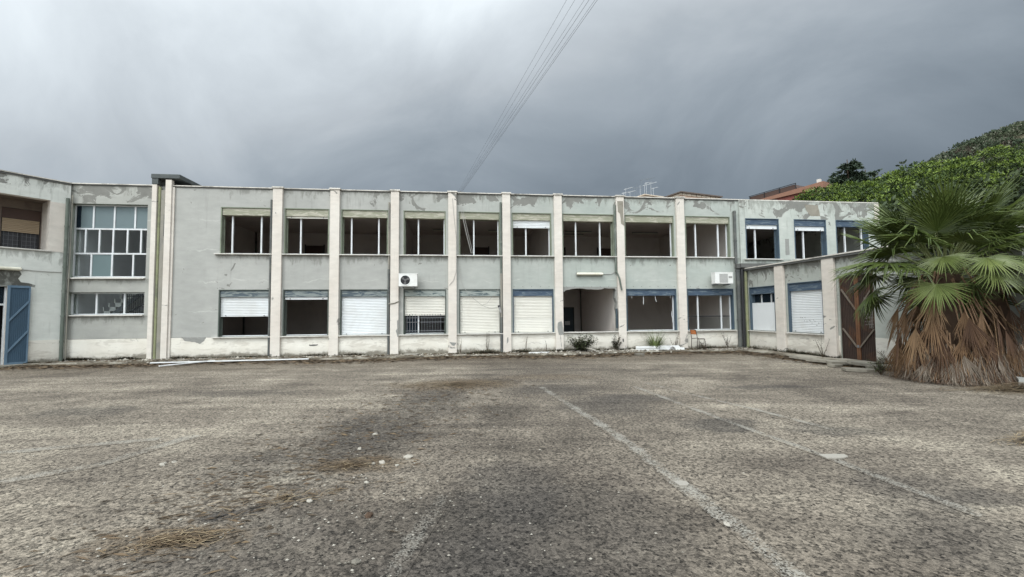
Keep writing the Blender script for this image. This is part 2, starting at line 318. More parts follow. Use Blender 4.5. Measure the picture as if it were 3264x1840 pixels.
    cv2 = t.sep(cells2.outputs['Color'])[1]
    fine = t.noise(p2, 36.0, 5, 0.85)
    mid = t.noise(p2, 13.0, 6, 0.80)
    g = t.mt('ADD', t.mt('MULTIPLY', cv, 0.42), t.mt('ADD', t.mt('MULTIPLY', cv2, 0.62), t.mt('ADD', t.mt('MULTIPLY', fine, 0.95), t.mt('MULTIPLY', mid, 0.45))))
    val = t.mr(g, 0.72, 1.72, 0.06, 2.15)
    col = t.mix(1.0, col, t.n('ShaderNodeCombineColor', {0: val, 1: val, 2: val}).outputs[0], 'MULTIPLY')
    if paint:
        f = t.mt('ADD', t.mt('MULTIPLY', t.noise(p2, 1.7, 8, 0.74), 0.75), t.mt('MULTIPLY', t.mt('ADD', cv, fine), 0.20))
        u = t.sep(t.n('ShaderNodeTexCoord').outputs['UV'])[1]
        edge = t.mr(t.mt('ABSOLUTE', t.mt('SUBTRACT', u, 0.5)), 0.2, 0.5, 0.0, 0.14)
        f = t.mt('SUBTRACT', f, edge)
        col = t.mix(t.mr(f, paint[0], paint[0]+0.10, 0, paint[1]), col, C(0.30, 0.285, 0.25))
    t.base(col)
    t.bump(t.mt('ADD', t.mt('MULTIPLY', cells.outputs['Distance'], -1.0), t.mt('MULTIPLY', fine, 0.8)), 0.55, 0.012)
    return t.m
M['asphalt'] = asphalt('worn_asphalt')
M['marking'] = asphalt('worn_marking', (0.535, 0.8))
M['marking_ghost'] = asphalt('nearly_worn_off_marking', (0.575, 0.5))
M['marking_faint'] = asphalt('faint_marking', (0.525, 0.66))

def paving():
    t = T('dirty_concrete_strip', 0.95, 0.2); p = t.pos()
    n = t.noise(p, 1.1, 7, 0.66, 0.6)
    c = t.ramp(n, [(0.3, C(0.06, 0.05, 0.038)), (0.46, C(0.15, 0.128, 0.098)), (0.54, C(0.32, 0.295, 0.245)), (0.75, C(0.40, 0.375, 0.32))])
    c = t.mix(t.mr(t.noise(p, 20, 4, .7), .5, .75, 0, .5), c, C(0.10, .085, .065))
    t.base(c); t.bump(t.noise(p, 16, 6, .7), .5, .02); return t.m
M['kerb'] = paving()
def earth(name, a, b):
    t = T(name, 0.95, 0.2); p = t.pos()
    t.base(t.mix(t.noise(p, 0.05, 8, 0.65), a, b)); return t.m
M['earth'] = earth('hill_earth', C(0.07, 0.068, 0.042), C(0.13, 0.115, 0.075))

# ------------------------------------------------------------------ mesh helpers
class MB:
    def __init__(s): s.v = []; s.f = []; s.mi = []; s.uv = None
    def face(s, pts, m=0):
        i = len(s.v); s.v += [tuple(p) for p in pts]; s.f.append(tuple(range(i, i+len(pts)))); s.mi.append(m)
    def box(s, x0, x1, y0, y1, z0, z1, m=0):
        if x0 > x1: x0, x1 = x1, x0
        if y0 > y1: y0, y1 = y1, y0
        if z0 > z1: z0, z1 = z1, z0
        i = len(s.v)
        s.v += [(x0,y0,z0),(x1,y0,z0),(x1,y1,z0),(x0,y1,z0),(x0,y0,z1),(x1,y0,z1),(x1,y1,z1),(x0,y1,z1)]
        for q in ((0,3,2,1),(4,5,6,7),(0,1,5,4),(1,2,6,5),(2,3,7,6),(3,0,4,7)):
            s.f.append(tuple(i+k for k in q)); s.mi.append(m)
        return s
    def bar(s, a, b, w, h, m=0, up=(0, 0, 1)):
        """a rectangular bar from a to b, w wide sideways and h along up"""
        a, b = Vector(a), Vector(b); d = (b-a).normalized(); u = Vector(up)
        r = d.cross(u)
        if r.length < 1e-4: r = d.cross(Vector((1, 0, 0)))
        r.normalize(); u = r.cross(d).normalized()
        i = len(s.v)
        for p in (a, b):
            for q, k in ((-1,-1),(1,-1),(1,1),(-1,1)): s.v.append(tuple(p + r*(q*w/2) + u*(k*h/2)))
        for q in ((0,3,2,1),(4,5,6,7),(0,1,5,4),(1,2,6,5),(2,3,7,6),(3,0,4,7)):
            s.f.append(tuple(i+k for k in q)); s.mi.append(m)
        return s
    def tube(s, pts, r, n=8, m=0, cap=True):
        pts = [Vector(p) for p in pts]; k = len(pts); i0 = len(s.v)
        rr = r if isinstance(r, (list, tuple)) else [r]*k
        ref = Vector((0, 0, 1)) if abs((pts[-1]-pts[0]).normalized().z) < 0.9 else Vector((1, 0, 0))
        for j, p in enumerate(pts):
            d = (pts[min(j+1, k-1)] - pts[max(j-1, 0)]).normalized()
            a = d.cross(ref).normalized(); b = d.cross(a).normalized()
            for q in range(n):
                t = 2*PI*q/n; s.v.append(tuple(p + a*(math.cos(t)*rr[j]) + b*(math.sin(t)*rr[j])))
        for j in range(k-1):
            for q in range(n):
                q2 = (q+1) % n
                s.f.append((i0+j*n+q, i0+j*n+q2, i0+(j+1)*n+q2, i0+(j+1)*n+q)); s.mi.append(m)
        if cap:
            s.f.append(tuple(i0+q for q in reversed(range(n)))); s.mi.append(m)
            s.f.append(tuple(i0+(k-1)*n+q for q in range(n))); s.mi.append(m)
        return s
    def prism(s, poly, y0, y1, m=0):
        """poly in (x, z), pushed from y0 (front) to y1"""
        n = len(poly)
        s.face([(x, y0, z) for x, z in poly], m); s.face([(x, y1, z) for x, z in reversed(poly)], m)
        for k in range(n):
            (xa, za), (xb, zb) = poly[k], poly[(k+1) % n]
            s.face([(xa, y0, za), (xa, y1, za), (xb, y1, zb), (xb, y0, zb)], m)
        return s
    def build(s, name, mats, parent=None, smooth=False, bevel=0.0):
        me = bpy.data.meshes.new(name); me.from_pydata(s.v, [], s.f)
        if not isinstance(mats, (list, tuple)): mats = [mats]
        for m in mats: me.materials.append(m)
        me.polygons.foreach_set('material_index', s.mi)
        if smooth: me.polygons.foreach_set('use_smooth', [True]*len(s.f))
        me.update()
        o = bpy.data.objects.new(name, me); COL.objects.link(o)
        if parent: o.parent = parent
        if bevel:
            b = o.modifiers.new('bevel', 'BEVEL'); b.width = bevel; b.segments = 2; b.limit_method = 'ANGLE'
        return o
def tag(o, label=None, cat=None, group=None, kind=None):
    if label: o['label'] = label
    if cat: o['category'] = cat
    if group: o['group'] = group
    if kind: o['kind'] = kind
    return o
def empty(name, label, cat, loc=(0, 0, 0), rz=0.0, group=None):
    o = bpy.data.objects.new(name, None); COL.objects.link(o); o.empty_display_size = 0.3
    o.location = loc; o.rotation_euler = (0, 0, rz)
    return tag(o, label, cat, group)
def copy_tree(o, parent=None):
    c = o.copy(); COL.objects.link(c)
    if parent: c.parent = parent
    for ch in list(o.children): copy_tree(ch, c)
    return c

def wall_holes(mb, x0, x1, z0, z1, yf, yb, holes, m=0, mr=1):
    """solid wall with rectangular openings; reveals get material mr"""
    xs = sorted({x0, x1} | {h[0] for h in holes} | {h[1] for h in holes})
    zs = sorted({z0, z1} | {h[2] for h in holes} | {h[3] for h in holes})
    for a, b in zip(xs, xs[1:]):
        for c, d in zip(zs, zs[1:]):
            cx, cz = (a+b)/2, (c+d)/2
            if any(h[0] < cx < h[1] and h[2] < cz < h[3] for h in holes): continue
            mb.face([(a, yf, c), (b, yf, c), (b, yf, d), (a, yf, d)], m)
            mb.face([(a, yb, d), (b, yb, d), (b, yb, c), (a, yb, c)], m)
    for (a, b, c, d) in holes:
        mb.face([(a, yf, c), (a, yf, d), (a, yb, d), (a, yb, c)], mr)
        mb.face([(b, yf, d), (b, yf, c), (b, yb, c), (b, yb, d)], mr)
        mb.face([(a, yf, d), (b, yf, d), (b, yb, d), (a, yb, d)], mr)
        mb.face([(a, yb, c), (b, yb, c), (b, yf, c), (a, yf, c)], mr)
    mb.face([(x0, yf, z0), (x0, yf, z1), (x0, yb, z1), (x0, yb, z0)], m)
    mb.face([(x1, yf, z1), (x1, yf, z0), (x1, yb, z0), (x1, yb, z1)], m)
    mb.face([(x0, yf, z1), (x1, yf, z1), (x1, yb, z1), (x0, yb, z1)], m)
    return mb

def slats(mb, x0, x1, z0, z1, y, pitch=0.06, bulge=0.012, tilt=0.0, m=0):
    """a curtain of interlocking shutter slats, slightly bowed outwards, thin but solid"""
    n = max(1, int(round((z1-z0)/pitch))); h = (z1-z0)/n
    prof = []
    for k in range(n):
        zt = z1 - k*h
        prof += [(zt, y), (zt-h*0.22, y-bulge), (zt-h*0.60, y-bulge*1.0), (zt-h*0.80, y-0.001), (zt-h*0.84, y+0.007), (zt-h*0.97, y+0.007)]
    prof.append((z0, y))
    for (za, ya), (zb, yb) in zip(prof, prof[1:]):
        mb.face([(x0, yb, zb-tilt), (x1, yb, zb+tilt), (x1, ya, za+tilt), (x0, ya, za-tilt)], m)
    mb.face([(x0, y+0.014, z1-tilt), (x1, y+0.014, z1+tilt), (x1, y+0.014, z0+tilt), (x0, y+0.014, z0-tilt)], m)
    mb.box(x0, x1, y-bulge*1.3, y+0.012, z0-0.03, z0-0.001, m)
    return mb

def window(parent, x0, x1, zb, zt, zbox, boxm, casem, yw=0.12, mull=(), shut=None, shm='shutter', tilt=0.0, frame=True, sill=(None, None),
           strip=False, label=None, pitch=0.06, trans=None, plain_below=None, jamb=False):
    """frame and mullions = the window; cover of the shutter roll, surround, sill and shutter are its parts"""
    yb = yw+0.30
    f = MB(); yf0, yf1 = yw+0.17, yw+0.22
    top = zbox
    f.box(x0+0.03, x0+0.06, yf0, yf1, zb, top, 2); f.box(x1-0.075, x1-0.03, yf0, yf1, zb, top, 0 if jamb else 2)
    f.box(x0+0.06, x1-0.075, yf0, yf1, zb, zb+0.03)
    for mx in mull: f.box(mx-0.027, mx+0.027, yf0-0.01, yf1+0.01, zb+0.03, top)
    if trans: f.box(x0+0.075, x1-0.075, yf0+0.012, yf1-0.012, trans-0.02, trans+0.02, 1)
    w = f.build('window', [M['alu'], M['black_metal'], M[casem]], parent, bevel=0.004)
    if label: w['label'] = label
    b = MB().box(x0+0.03, x1-0.03, yw+0.025, yb-0.01, zbox, zt-0.03)
    b.build('shutter_box', M[boxm], w, bevel=0.006)
    c = MB(); c.box(x0-0.012, x0+0.028, yw-0.012, yw+0.17, zb, zt-0.03); c.box(x1-0.028, x1+0.012, yw-0.012, yw+0.17, zb, zt-0.03)
    c.box(x0-0.012, x1+0.012, yw-0.015, yw+0.10, zt-0.028, zt+0.004)
    c.build('surround', M[casem], w, bevel=0.004)
    sx0 = sill[0] if sill[0] is not None else x0-0.1; sx1 = sill[1] if sill[1] is not None else x1+0.1
    MB().box(sx0, sx1, yw-0.12, yw-0.001, zb-0.05, zb-0.012).box(x0+0.001, x1-0.001, yw-0.001, yb-0.01, zb-0.045, zb-0.014).build('sill', M['sill'], w, bevel=0.005)
    if shut is not None:
        r = MB()
        if strip: r.box(x0+0.032, x1-0.032, yw+0.075, yw+0.10, shut, zbox+0.04)
        elif plain_below:
            slats(r, x0+0.032, x1-0.032, plain_below, zbox+0.03, yw+0.10, pitch, tilt=tilt)
            slats(r, x0+0.032, x1-0.032, shut+0.03, plain_below-0.032, yw+0.095, pitch*1.1, 0.004, tilt=tilt)
        else: slats(r, x0+0.032, x1-0.032, shut+0.03, zbox+0.03, yw+0.10, pitch, tilt=tilt)
        rs = r.build('roller_shutter', M[shm], w)
        for px in (x0+0.22, x1-0.22): MB().box(px-0.02, px+0.02, yw+0.055, yw+0.072, shut+0.02, shut+0.05).build('shutter_stop', M['iron_grey'], w)
    return w

# ------------------------------------------------------------------ main building
B = empty('main_building', 'long two-storey derelict school block with cream pilasters and grey-green walls', 'building', facade(0), AL)
PIL = {'A': (-9.15, -8.80), 'B': (-7.05, -6.70), 'C': (-4.77, -4.45), 'D': (-2.535, -2.205), 'E': (-0.365, -0.04), 'F': (1.77, 2.10), 'G': (4.43, 4.76), 'H': (7.08, 7.43)}
pil_list = [PIL[k] for k in 'ABCDEFGH']
UZ, LZ = (3.94, 5.70, 5.40), (0.82, 2.57, 2.29)
up = [(-11.02, -9.20, (-10.68, -9.64), None), (-8.74, -7.12, (-8.2,), 's'), (-6.65, -4.88, (-6.3, -5.26), None), (-4.28, -2.65, (-3.72,), None), (-2.11, -0.47, (-1.51,), None),
      (0.04, 1.66, (0.63,), 5.09), (2.14, 4.34, (2.74, 3.78), None), (4.82, 6.98, (), None), (7.52, 9.55, (8.06, 9.1), None)]
lo = [(-11.02, -9.22), (-8.74, -7.10), (-6.65, -4.88), (-4.27, -2.63), (-2.10, -0.46), (0.05, 1.71), None, (4.83, 7.01), (7.52, 9.61)]
HOLE7 = (2.125, 4.42, 0.80, 2.62)
holes = [(a, b, UZ[0]-0.012, UZ[1]) for a, b, _, _ in up] + [(h[0], h[1], LZ[0]-0.012, LZ[1]) for h in lo if h] + [HOLE7]
WY = 0.12
w = MB(); wall_holes(w, -12.70, 9.98, 0.80, 6.44, WY, WY+0.30, [h for h in holes if h[2] > 3] + [h if h[2] > .802 else (h[0], h[1], .8, h[3]) for h in holes if h[2] < 3])
w.build('front_wall', [M['wall'], M['reveal']], B)
MB().box(-12.70, 9.98, WY-0.018, WY+0.30, 0.0, 0.79).build('plinth', M['plinth'], B, bevel=0.01)
# ragged lintel of the opening whose window was torn out
random.seed(5)
top = [(2.10, 2.66), (4.45, 2.66)]; low = []
x = 4.45
prof7 = [(4.45, 2.50), (4.36, 2.50), (4.30, 2.585), (4.05, 2.60), (3.86, 2.605), (3.83, 2.56), (3.60, 2.545), (3.30, 2.56), (3.12, 2.575), (2.95, 2.60), (2.72, 2.59), (2.52, 2.57), (2.40, 2.545), (2.25, 2.53), (2.17, 2.47), (2.10, 2.46)]
prof7 = [(px+rnd(-.02, .02) if 0 < i < 15 else px, pz+rnd(-.012, .012)) for i, (px, pz) in enumerate(prof7)]
MB().prism([(2.10, 2.66)] + [(px, pz) for px, pz in reversed(prof7)] + [(4.45, 2.66)], WY-0.006, WY+0.28).build('broken_lintel', M['cement'], B)
e = MB()
prev = None
edge = [(4.42, 0.80), (4.40, 1.1), (4.43, 1.5), (4.37, 1.75), (4.40, 2.0), (4.34, 2.2), (4.36, 2.5), (4.45, 2.52), (4.45, .80)]
e.prism(edge, WY-0.004, WY+0.25); e.build('broken_jamb', M['cement'], B)
sl = MB().box(2.10, 4.43, 0.0, WY+0.3, 0.775, 0.81); sl.build('sill', M['sill'], B, bevel=0.006)

def between(x):   # sill ends butt against the neighbouring pilasters
    l = max([p[1] for p in pil_list if p[1] < x] + [-11.2]); r = min([p[0] for p in pil_list if p[0] > x] + [9.66]); return l+0.004, r-0.004
for i, (a, b, mu, sh) in enumerate(up):
    s0, s1 = between((a+b)/2)
    window(B, a, b, UZ[0], UZ[1], UZ[2], 'box_upper', 'case_green', WY, mu, 5.33 if sh == 's' else sh, 'shutter' if sh != 's' else 'shutter_warm', sill=(s0, s1), strip=(sh == 's'), jamb=(i in (3, 4, 5, 7, 8)))
for i, h in enumerate(lo):
    if not h: continue
    a, b = h; s0, s1 = between((a+b)/2)
    kw = dict(sill=(s0, s1))
    if i == 0: kw.update(shut=1.56)
    if i == 1: kw.update(shut=2.19, strip=True)
    if i == 2: kw.update(shut=0.82, tilt=0.012)
    if i == 3: kw.update(shut=1.54, shm='shutter_warm', mull=(-3.71,))
    if i == 4: kw.update(shut=0.82, shm='shutter_warm', tilt=0.006)
    if i == 5: kw.update(shut=0.82, shm='shutter_warm', plain_below=1.42)
    if i == 8: kw.update(mull=(8.07, 9.14), trans=1.40)
    boxm = ['box_lower', 'box_lower', 'box_lower', 'box_mid', 'box_mid', 'box_blue', None, 'box_blue', 'box_blue'][i]
    if i in (7, 8): kw.update(jamb=True)
    wd = window(B, a, b, LZ[0], LZ[1], LZ[2], boxm, 'case_dark' if i < 5 else 'case_blue', WY, **kw)
    if i == 3:
        g = MB()
        for k in range(4): g.box(a+0.12+k*0.105, a+0.135+k*0.105, 0.20, 0.215, 0.88, 1.60)
        for k in range(8): g.box(-3.58+k*0.105, -3.565+k*0.105, 0.20, 0.215, 0.88, 1.60)
        for z in (0.93, 1.27, 1.44): g.box(a+0.05, b-0.05, 0.214, 0.228, z, z+0.018)
        g.build('grille', M['iron_grey'], wd)
        MB().box(a+0.08, -3.74, 0.31, 0.318, 0.86, 2.28).build('window_pane', M['glass_dark'], wd)
    if i == 8:
        MB().box(8.10, 9.11, 0.31, 0.316, 0.86, 1.378).box(9.17, b-.08, 0.31, 0.316, .86, 1.378).build('window_pane', M['glass'], wd)
    if i == 7:
        k = MB()
        for cx, L, off in ((5.08, .10, .02), (5.60, .36, 0.0), (6.13, .26, .04), (6.80, .10, 0.0)):
            k.tube([(cx, .22, 2.29), (cx+.004, .215, 2.29-L*.5), (cx+off, .21, 2.29-L)], .012, 6)
        k.tube([(6.86, .24, 1.62), (6.85, .22, 1.45), (6.88, .21, 1.30), (6.87, .22, 1.16)], .013, 6)
        k.build('shutter_strap', M['alu'], wd)
# pilasters with their caps
for k, (a, b) in PIL.items():
    p = MB().box(a, b, 0.0, WY+0.05, 0.0, 6.44).build('pilaster', M['pilaster'], B, bevel=0.012)
    MB().box(a-0.035, b+0.035, -0.04, WY+0.34, 6.441, 6.50).build('pilaster_cap', M['coping'], p, bevel=0.008)
# coping lengths between the caps
ends = [-12.70] + [v for p in pil_list for v in (p[0]-0.036, p[1]+0.036)] + [16.80]
cp = MB()
for a, b in zip(ends[::2], ends[1::2]): cp.box(a+0.002, b-0.002, WY-0.055, WY+0.34, 6.441, 6.475); cp.box(a+.002, b-.002, WY-.03, WY-.002, 6.405, 6.439, 1)  # second box: dark strip that paints the shadow under the coping
cp.box(-16.2, -13.40, WY-0.055, WY+0.34, 6.441, 6.475); cp.box(-16.2, -13.40, WY-.03, WY-.002, 6.405, 6.439, 1)  # same painted shadow strip over the stair section
cp.build('coping', [M['coping'], M['shadow_and_dark_parts']], B)
# double pilaster with two drainpipes in its slot
for a, b in ((-13.37, -13.205), (-12.915, -12.705)):
    p = MB().box(a, b, 0.0, WY+0.05, 0.0, 6.47 if a < -13 else 6.66).build('pilaster', M['pilaster'], B, bevel=0.012)
MB().box(-12.702, -12.63, 0.06, WY+0.05, 0.0, 6.40).build('pilaster', M['pilaster'], B)
MB().box(-13.204, -12.916, 0.17, 0.42, 0.0, 6.44).build('slot_wall', M['cement'], B)
dp = MB().tube([(-13.145, 0.09, 0.0), (-13.145, 0.09, 6.40)], 0.048, 12); 
for z in (1.55, 3.1, 4.9): dp.tube([(-13.145, 0.09, z), (-13.145, 0.09, z+0.07)], 0.056, 12)
dp.build('downpipe', M['pipe_olive'], B, smooth=False)
dp = MB().box(-13.085, -12.935, 0.05, 0.16, 0.0, 6.28).box(-13.09, -12.93, 0.045, 0.165, 3.04, 3.08).box(-13.09, -12.93, 0.045, 0.165, 1.56, 1.60)
dp.build('downpipe', M['pipe_tan'], B, bevel=0.02)
MB().box(-12.955, -12.93, .03, .049, 4.55, 5.35).build('pipe_bracket', M['pipe_dark'], B)
# roof slab that oversails the stair head
rs = MB().box(-13.40, -12.42, -0.03, 5.5, 6.70, 6.86).box(-13.36, -12.9, 0.30, 5.2, 6.48, 6.695)
rs.box(-13.38, -13.16, -0.01, .2, 6.48, 6.695).build('roof_slab', M['slab_dark'], B, bevel=0.01)
# stair section
w = MB(); SH = [(-16.12, -13.56, 3.03, 5.73), (-16.13, -13.57, 1.67, 2.49)]
wall_holes(w, -16.25, -13.37, 0.80, 6.44, WY, WY+0.30, SH); w.build('front_wall', [M['wall_stair'], M['reveal']], B)
MB().box(-16.25, -13.375, WY-0.015, WY+0.30, 0.0, 0.79).build('plinth', M['plinth'], B, bevel=0.01)
f = MB(); y0, y1 = 0.29, 0.35
X0, X1 = -16.09, -13.57
for z0, z1 in ((3.035, 3.08), (3.885, 3.945), (4.80, 4.86), (5.68, 5.72)): f.box(X0, X1, y0, y1, z0, z1)
f.box(X0-.02, X0+0.03, y0, y1, 3.08, 5.68)
for z0, z1, xs in ((4.86, 5.68, (-15.48, -14.78, -14.08)), (3.945, 4.80, (-15.72, -15.26, -14.80, -14.32, -13.86)), (3.08, 3.885, (-15.5, -14.81, -14.1))):
    for mx in xs: f.box(mx-0.028, mx+0.028, y0-0.004, y1+0.004, z0, z1)
sw = f.build('window', M['alu'], B, bevel=0.004); sw['label'] = 'tall stairwell window of white framed panes'
tp = MB()
for a, b in ((-15.91, -15.51), (-15.45, -14.81), (-14.75, -14.11), (-14.05, -13.58)): tp.box(a, b, .315, .322, 4.865, 5.675)
tp.build('window_pane', M['glass_frost'], sw)
MB().box(-16.06, -15.915, .315, .322, 4.865, 5.675).build('window_pane', M['glass_dark'], sw)
tp = MB()
for z0, z1, xs in ((3.95, 4.795, (-16.06, -15.75, -15.69, -15.29, -15.23, -14.83, -14.77, -14.35, -14.29, -13.89, -13.83, -13.58)), (3.085, 3.88, (-16.06, -15.53, -14.78, -14.13, -14.07, -13.58))):
    for a, b in zip(xs[::2], xs[1::2]): tp.box(a, b, .315, .322, z0, z1)
tp.build('window_pane', M['glass'], sw)
MB().box(-15.47, -14.84, .315, .322, 3.085, 3.88).build('window_pane', M['glass_teal'], sw)
MB().box(-16.20, -13.56, 0.01, 0.11, 2.965, 3.01).box(X0-.02, X1, 0.1101, 0.40, 2.985, 3.028).build('sill', M['sill'], sw, bevel=0.005)
f = MB()
for z0, z1 in ((1.675, 1.71), (2.44, 2.485)): f.box(X0, X1, y0, y1, z0, z1)
for mx in (-16.08, -15.27, -14.34): f.box(mx-0.03, mx+0.03, y0-.003, y1+.003, 1.71, 2.44)
s2 = f.build('window', M['alu'], B, bevel=0.004); s2['label'] = 'low stairwell window in three bays with stairs behind'
tp = MB()
for a, b in ((-16.04, -15.31), (-15.23, -14.38), (-14.30, -13.58)): tp.box(a, b, .315, .322, 1.715, 2.435)
tp.build('window_pane', M['glass'], s2)
MB().box(-16.20, -13.56, 0.01, 0.11, 1.62, 1.66).box(X0-.02, X1, 0.1101, 0.40, 1.63, 1.669).build('sill', M['sill'], s2, bevel=0.005)
# right section over the annex
RW = 0.05
w = MB(); R3 = [(10.25, 11.81, 3.86, 5.63), (12.56, 14.10, 3.86, 5.63), (14.60, 16.19, 3.86, 5.63)]
wall_holes(w, 9.981, 16.80, 0.0, 6.438, RW, RW+0.32, R3); w.build('front_wall', [M['wall_right'], M['reveal']], B)
MB().box(16.56, 16.80, RW-0.012, RW-0.002, 5.0, 6.40).build('corner_band', M['pilaster'], B)
window(B, 10.25, 11.81, 3.87, 5.63, 5.36, 'box_blue', 'case_blue', RW, (10.80,), 5.19, strip=True)
window(B, 12.56, 14.10, 3.87, 5.63, 5.33, 'box_blue', 'case_blue', RW, (13.12,), 5.14, strip=True)
window(B, 14.60, 16.19, 3.87, 5.63, 5.34, 'box_blue', 'case_blue', RW, (15.18, 16.02))
MB().box(9.80, 16.79, -0.22, RW-0.003, 3.46, 3.64).build('roof_flashing', M['shadow_and_dark_parts'], B, bevel=0.01)
# drainpipes
def pipe(x, y, z0, z1, r, m, collars=(), parent=B, name='downpipe'):
    p = MB().tube([(x, y, z0), (x, y, z1)], r, 12)
    for z in collars: p.tube([(x, y, z), (x, y, z+0.06)], r*1.2, 12)
    return p.build(name, m, parent)
pipe(-9.205, 0.06, 0.0, 6.0, 0.042, M['pipe_dark'], (0.9, 2.3, 4.9))
pipe(-4.835, 0.06, 0.0, 3.35, 0.045, M['pipe_dark'], (1.1, 2.45)); pipe(-4.835, 0.07, 3.352, 6.0, 0.035, M['pipe_tan'], (5.0,))
pipe(-0.425, 0.06, 0.0, 1.45, 0.055, M['pipe_dark'], ()); pipe(-0.425, 0.065, 1.452, 3.2, 0.04, M['pipe_tan'], ()); pipe(-.425, .07, 3.202, 6.1, .042, M['pipe_green'], (4.4, 5.4))
pipe(4.375, 0.06, 3.25, 6.1, 0.045, M['pipe_green'], (4.2, 5.3))
MB().tube([(4.40, 0.05, 3.3), (4.47, -0.06, 3.0), (4.56, -0.07, 2.5)], 0.035, 10).build('downpipe', M['pipe_green'], B)
MB().tube([(4.36, 0.05, 1.75), (4.37, 0.05, .95)], 0.045, 10).build('downpipe', M['door_dark'], B)
pipe(9.74, 0.04, 3.66, 5.95, 0.06, M['pipe_dark'], (4.6, 5.85))
pipe(9.78, 0.0, 0.0, 3.42, 0.085, M['pipe_dark'], (3.3, 1.2)); pipe(9.90, -0.10, 0.0, 3.40, 0.06, M['black_metal'])
MB().box(9.66, 10.0, -.16, .03, 3.43, 3.62).build('rain_hopper', M['shadow_and_dark_parts'], B, bevel=.01)
# bared patches: cement where the render has fallen
def scar(pts, y, m='cement', parent=B, th=0.006, seed=1):
    random.seed(seed); q = []
    n = len(pts)
    for k in range(n):
        (xa, za), (xb, zb) = pts[k], pts[(k+1) % n]
        for j in range(4):
            t = j/4; q.append((xa+(xb-xa)*t+rnd(-.008, .008), za+(zb-za)*t+rnd(-.008, .008)))
    MB().prism(q, y-th, y-0.0005).build('plaster_scar', M[m], parent)
PY = WY-0.018
scar([(-12.28, .83), (-11.95, .79), (-11.42, .80), (-11.50, .66), (-11.62, .57), (-11.80, .63), (-12.15, .68)], PY, seed=1)
scar([(-7.78, .47), (-7.45, .48), (-7.48, .44), (-7.75, .42)], PY, 'shadow_and_dark_parts', seed=2)
scar([(-4.50, 1.35), (-4.455, 1.38), (-4.452, .70), (-4.49, .74), (-4.55, .95), (-4.50, 1.05)], 0.0, seed=3)
scar([(-2.49, .50), (-2.23, .45), (-2.30, .34), (-2.40, .36)], 0.0, seed=4)
scar([(1.86, 1.20), (2.00, 1.26), (2.06, 1.18), (2.09, .72), (1.90, .70), (1.84, .95)], 0.0, seed=5)
scar([(1.955, .70), (1.975, .70), (1.985, .45), (2.00, .2), (1.985, .2), (1.965, .45)], 0.0, seed=6)
scar([(4.47, 6.25), (4.73, 6.25), (4.72, 5.6), (4.75, 5.2), (4.62, 5.3), (4.58, 5.7), (4.48, 5.8)], 0.0, 'slab_stone', seed=7)
scar([(4.57, .50), (4.62, .52), (4.64, .42), (4.60, .36), (4.57, .40)], 0.0, 'shadow_and_dark_parts', seed=8)
scar([(-.21, .62), (-.16, .66), (-.17, .45), (-.23, .38)], 0.0, seed=9)
scar([(13.1, 6.30), (13.75, 6.28), (13.85, 5.80), (13.4, 5.78), (13.2, 6.0)], RW, 'slab_stone', seed=10)
scar([(12.10, 4.75), (12.28, 4.75), (12.28, 4.05), (12.10, 4.05)], RW, 'cement', seed=11)
# row of bolt holes over the ground-floor windows
bh = MB()
for k in range(27):
    x = 0.1+k*0.36
    if any(a-.05 < x < b+.05 for a, b in pil_list) or x > 9.5: continue
    bh.box(x-.012, x+.012, WY-.005, WY-.001, 2.655, 2.68)
bh.build('bolt_hole', M['shadow_and_dark_parts'], B)
# body behind the front
DB = 7.4
sh = MB()
sh.box(-16.25, 16.80, WY+0.30, 10.5, 6.10, 6.40)
sh.build('roof', M['roof'], B)
MB().box(-16.25, 16.80, 10.2, 10.5, 0.0, 6.099).build('rear_wall', M['wall_right'], B)
MB().box(16.60, 16.80, RW+0.321, 10.199, 0.0, 6.099).build('end_wall', M['wall_right'], B)
MB().box(-16.25, -16.05, WY+0.301, 10.199, 0.0, 6.099).build('end_wall', M['wall_right'], B)
MB().box(-12.72, 16.599, WY+0.302, 10.19, 2.95, 3.25).box(-12.72, 16.599, WY+.302, 10.19, 0.0, .12).box(-16.04, -13.3, WY+.302, 10.19, 0.0, .12).build('floor_slab', M['floor_in'], B)
MB().box(-13.2, 16.599, WY+0.303, 10.18, 6.0, 6.098).box(-12.70, 16.599, WY+.303, 10.18, 2.90, 2.948).box(-16.04, -13.21, WY+.303, 10.18, 6.0, 6.098).build('interior_ceiling', M['ceiling'], B)
pw = MB()
pw.box(-12.70, 9.79, DB, DB+0.12, 3.252, 5.998); pw.box(-12.70, 4.55, 6.2, 6.32, .121, 2.898); pw.box(4.55, 16.599, 5.4, 5.52, .121, 2.898)
for x in (-12.85, -4.62, 1.93, 9.85): pw.box(x-0.06, x+0.06, WY+0.305, DB-.002, 3.252, 5.998)
for x, d in ((-12.85, 6.199), (-4.62, 6.199), (-2.4, 6.199), (1.93, 6.199), (4.50, 5.6), (9.80, 5.399)): pw.box(x-0.06, x+0.06, WY+0.305, d, .121, 2.898)
pw.build('interior_wall', M['inside'], B)
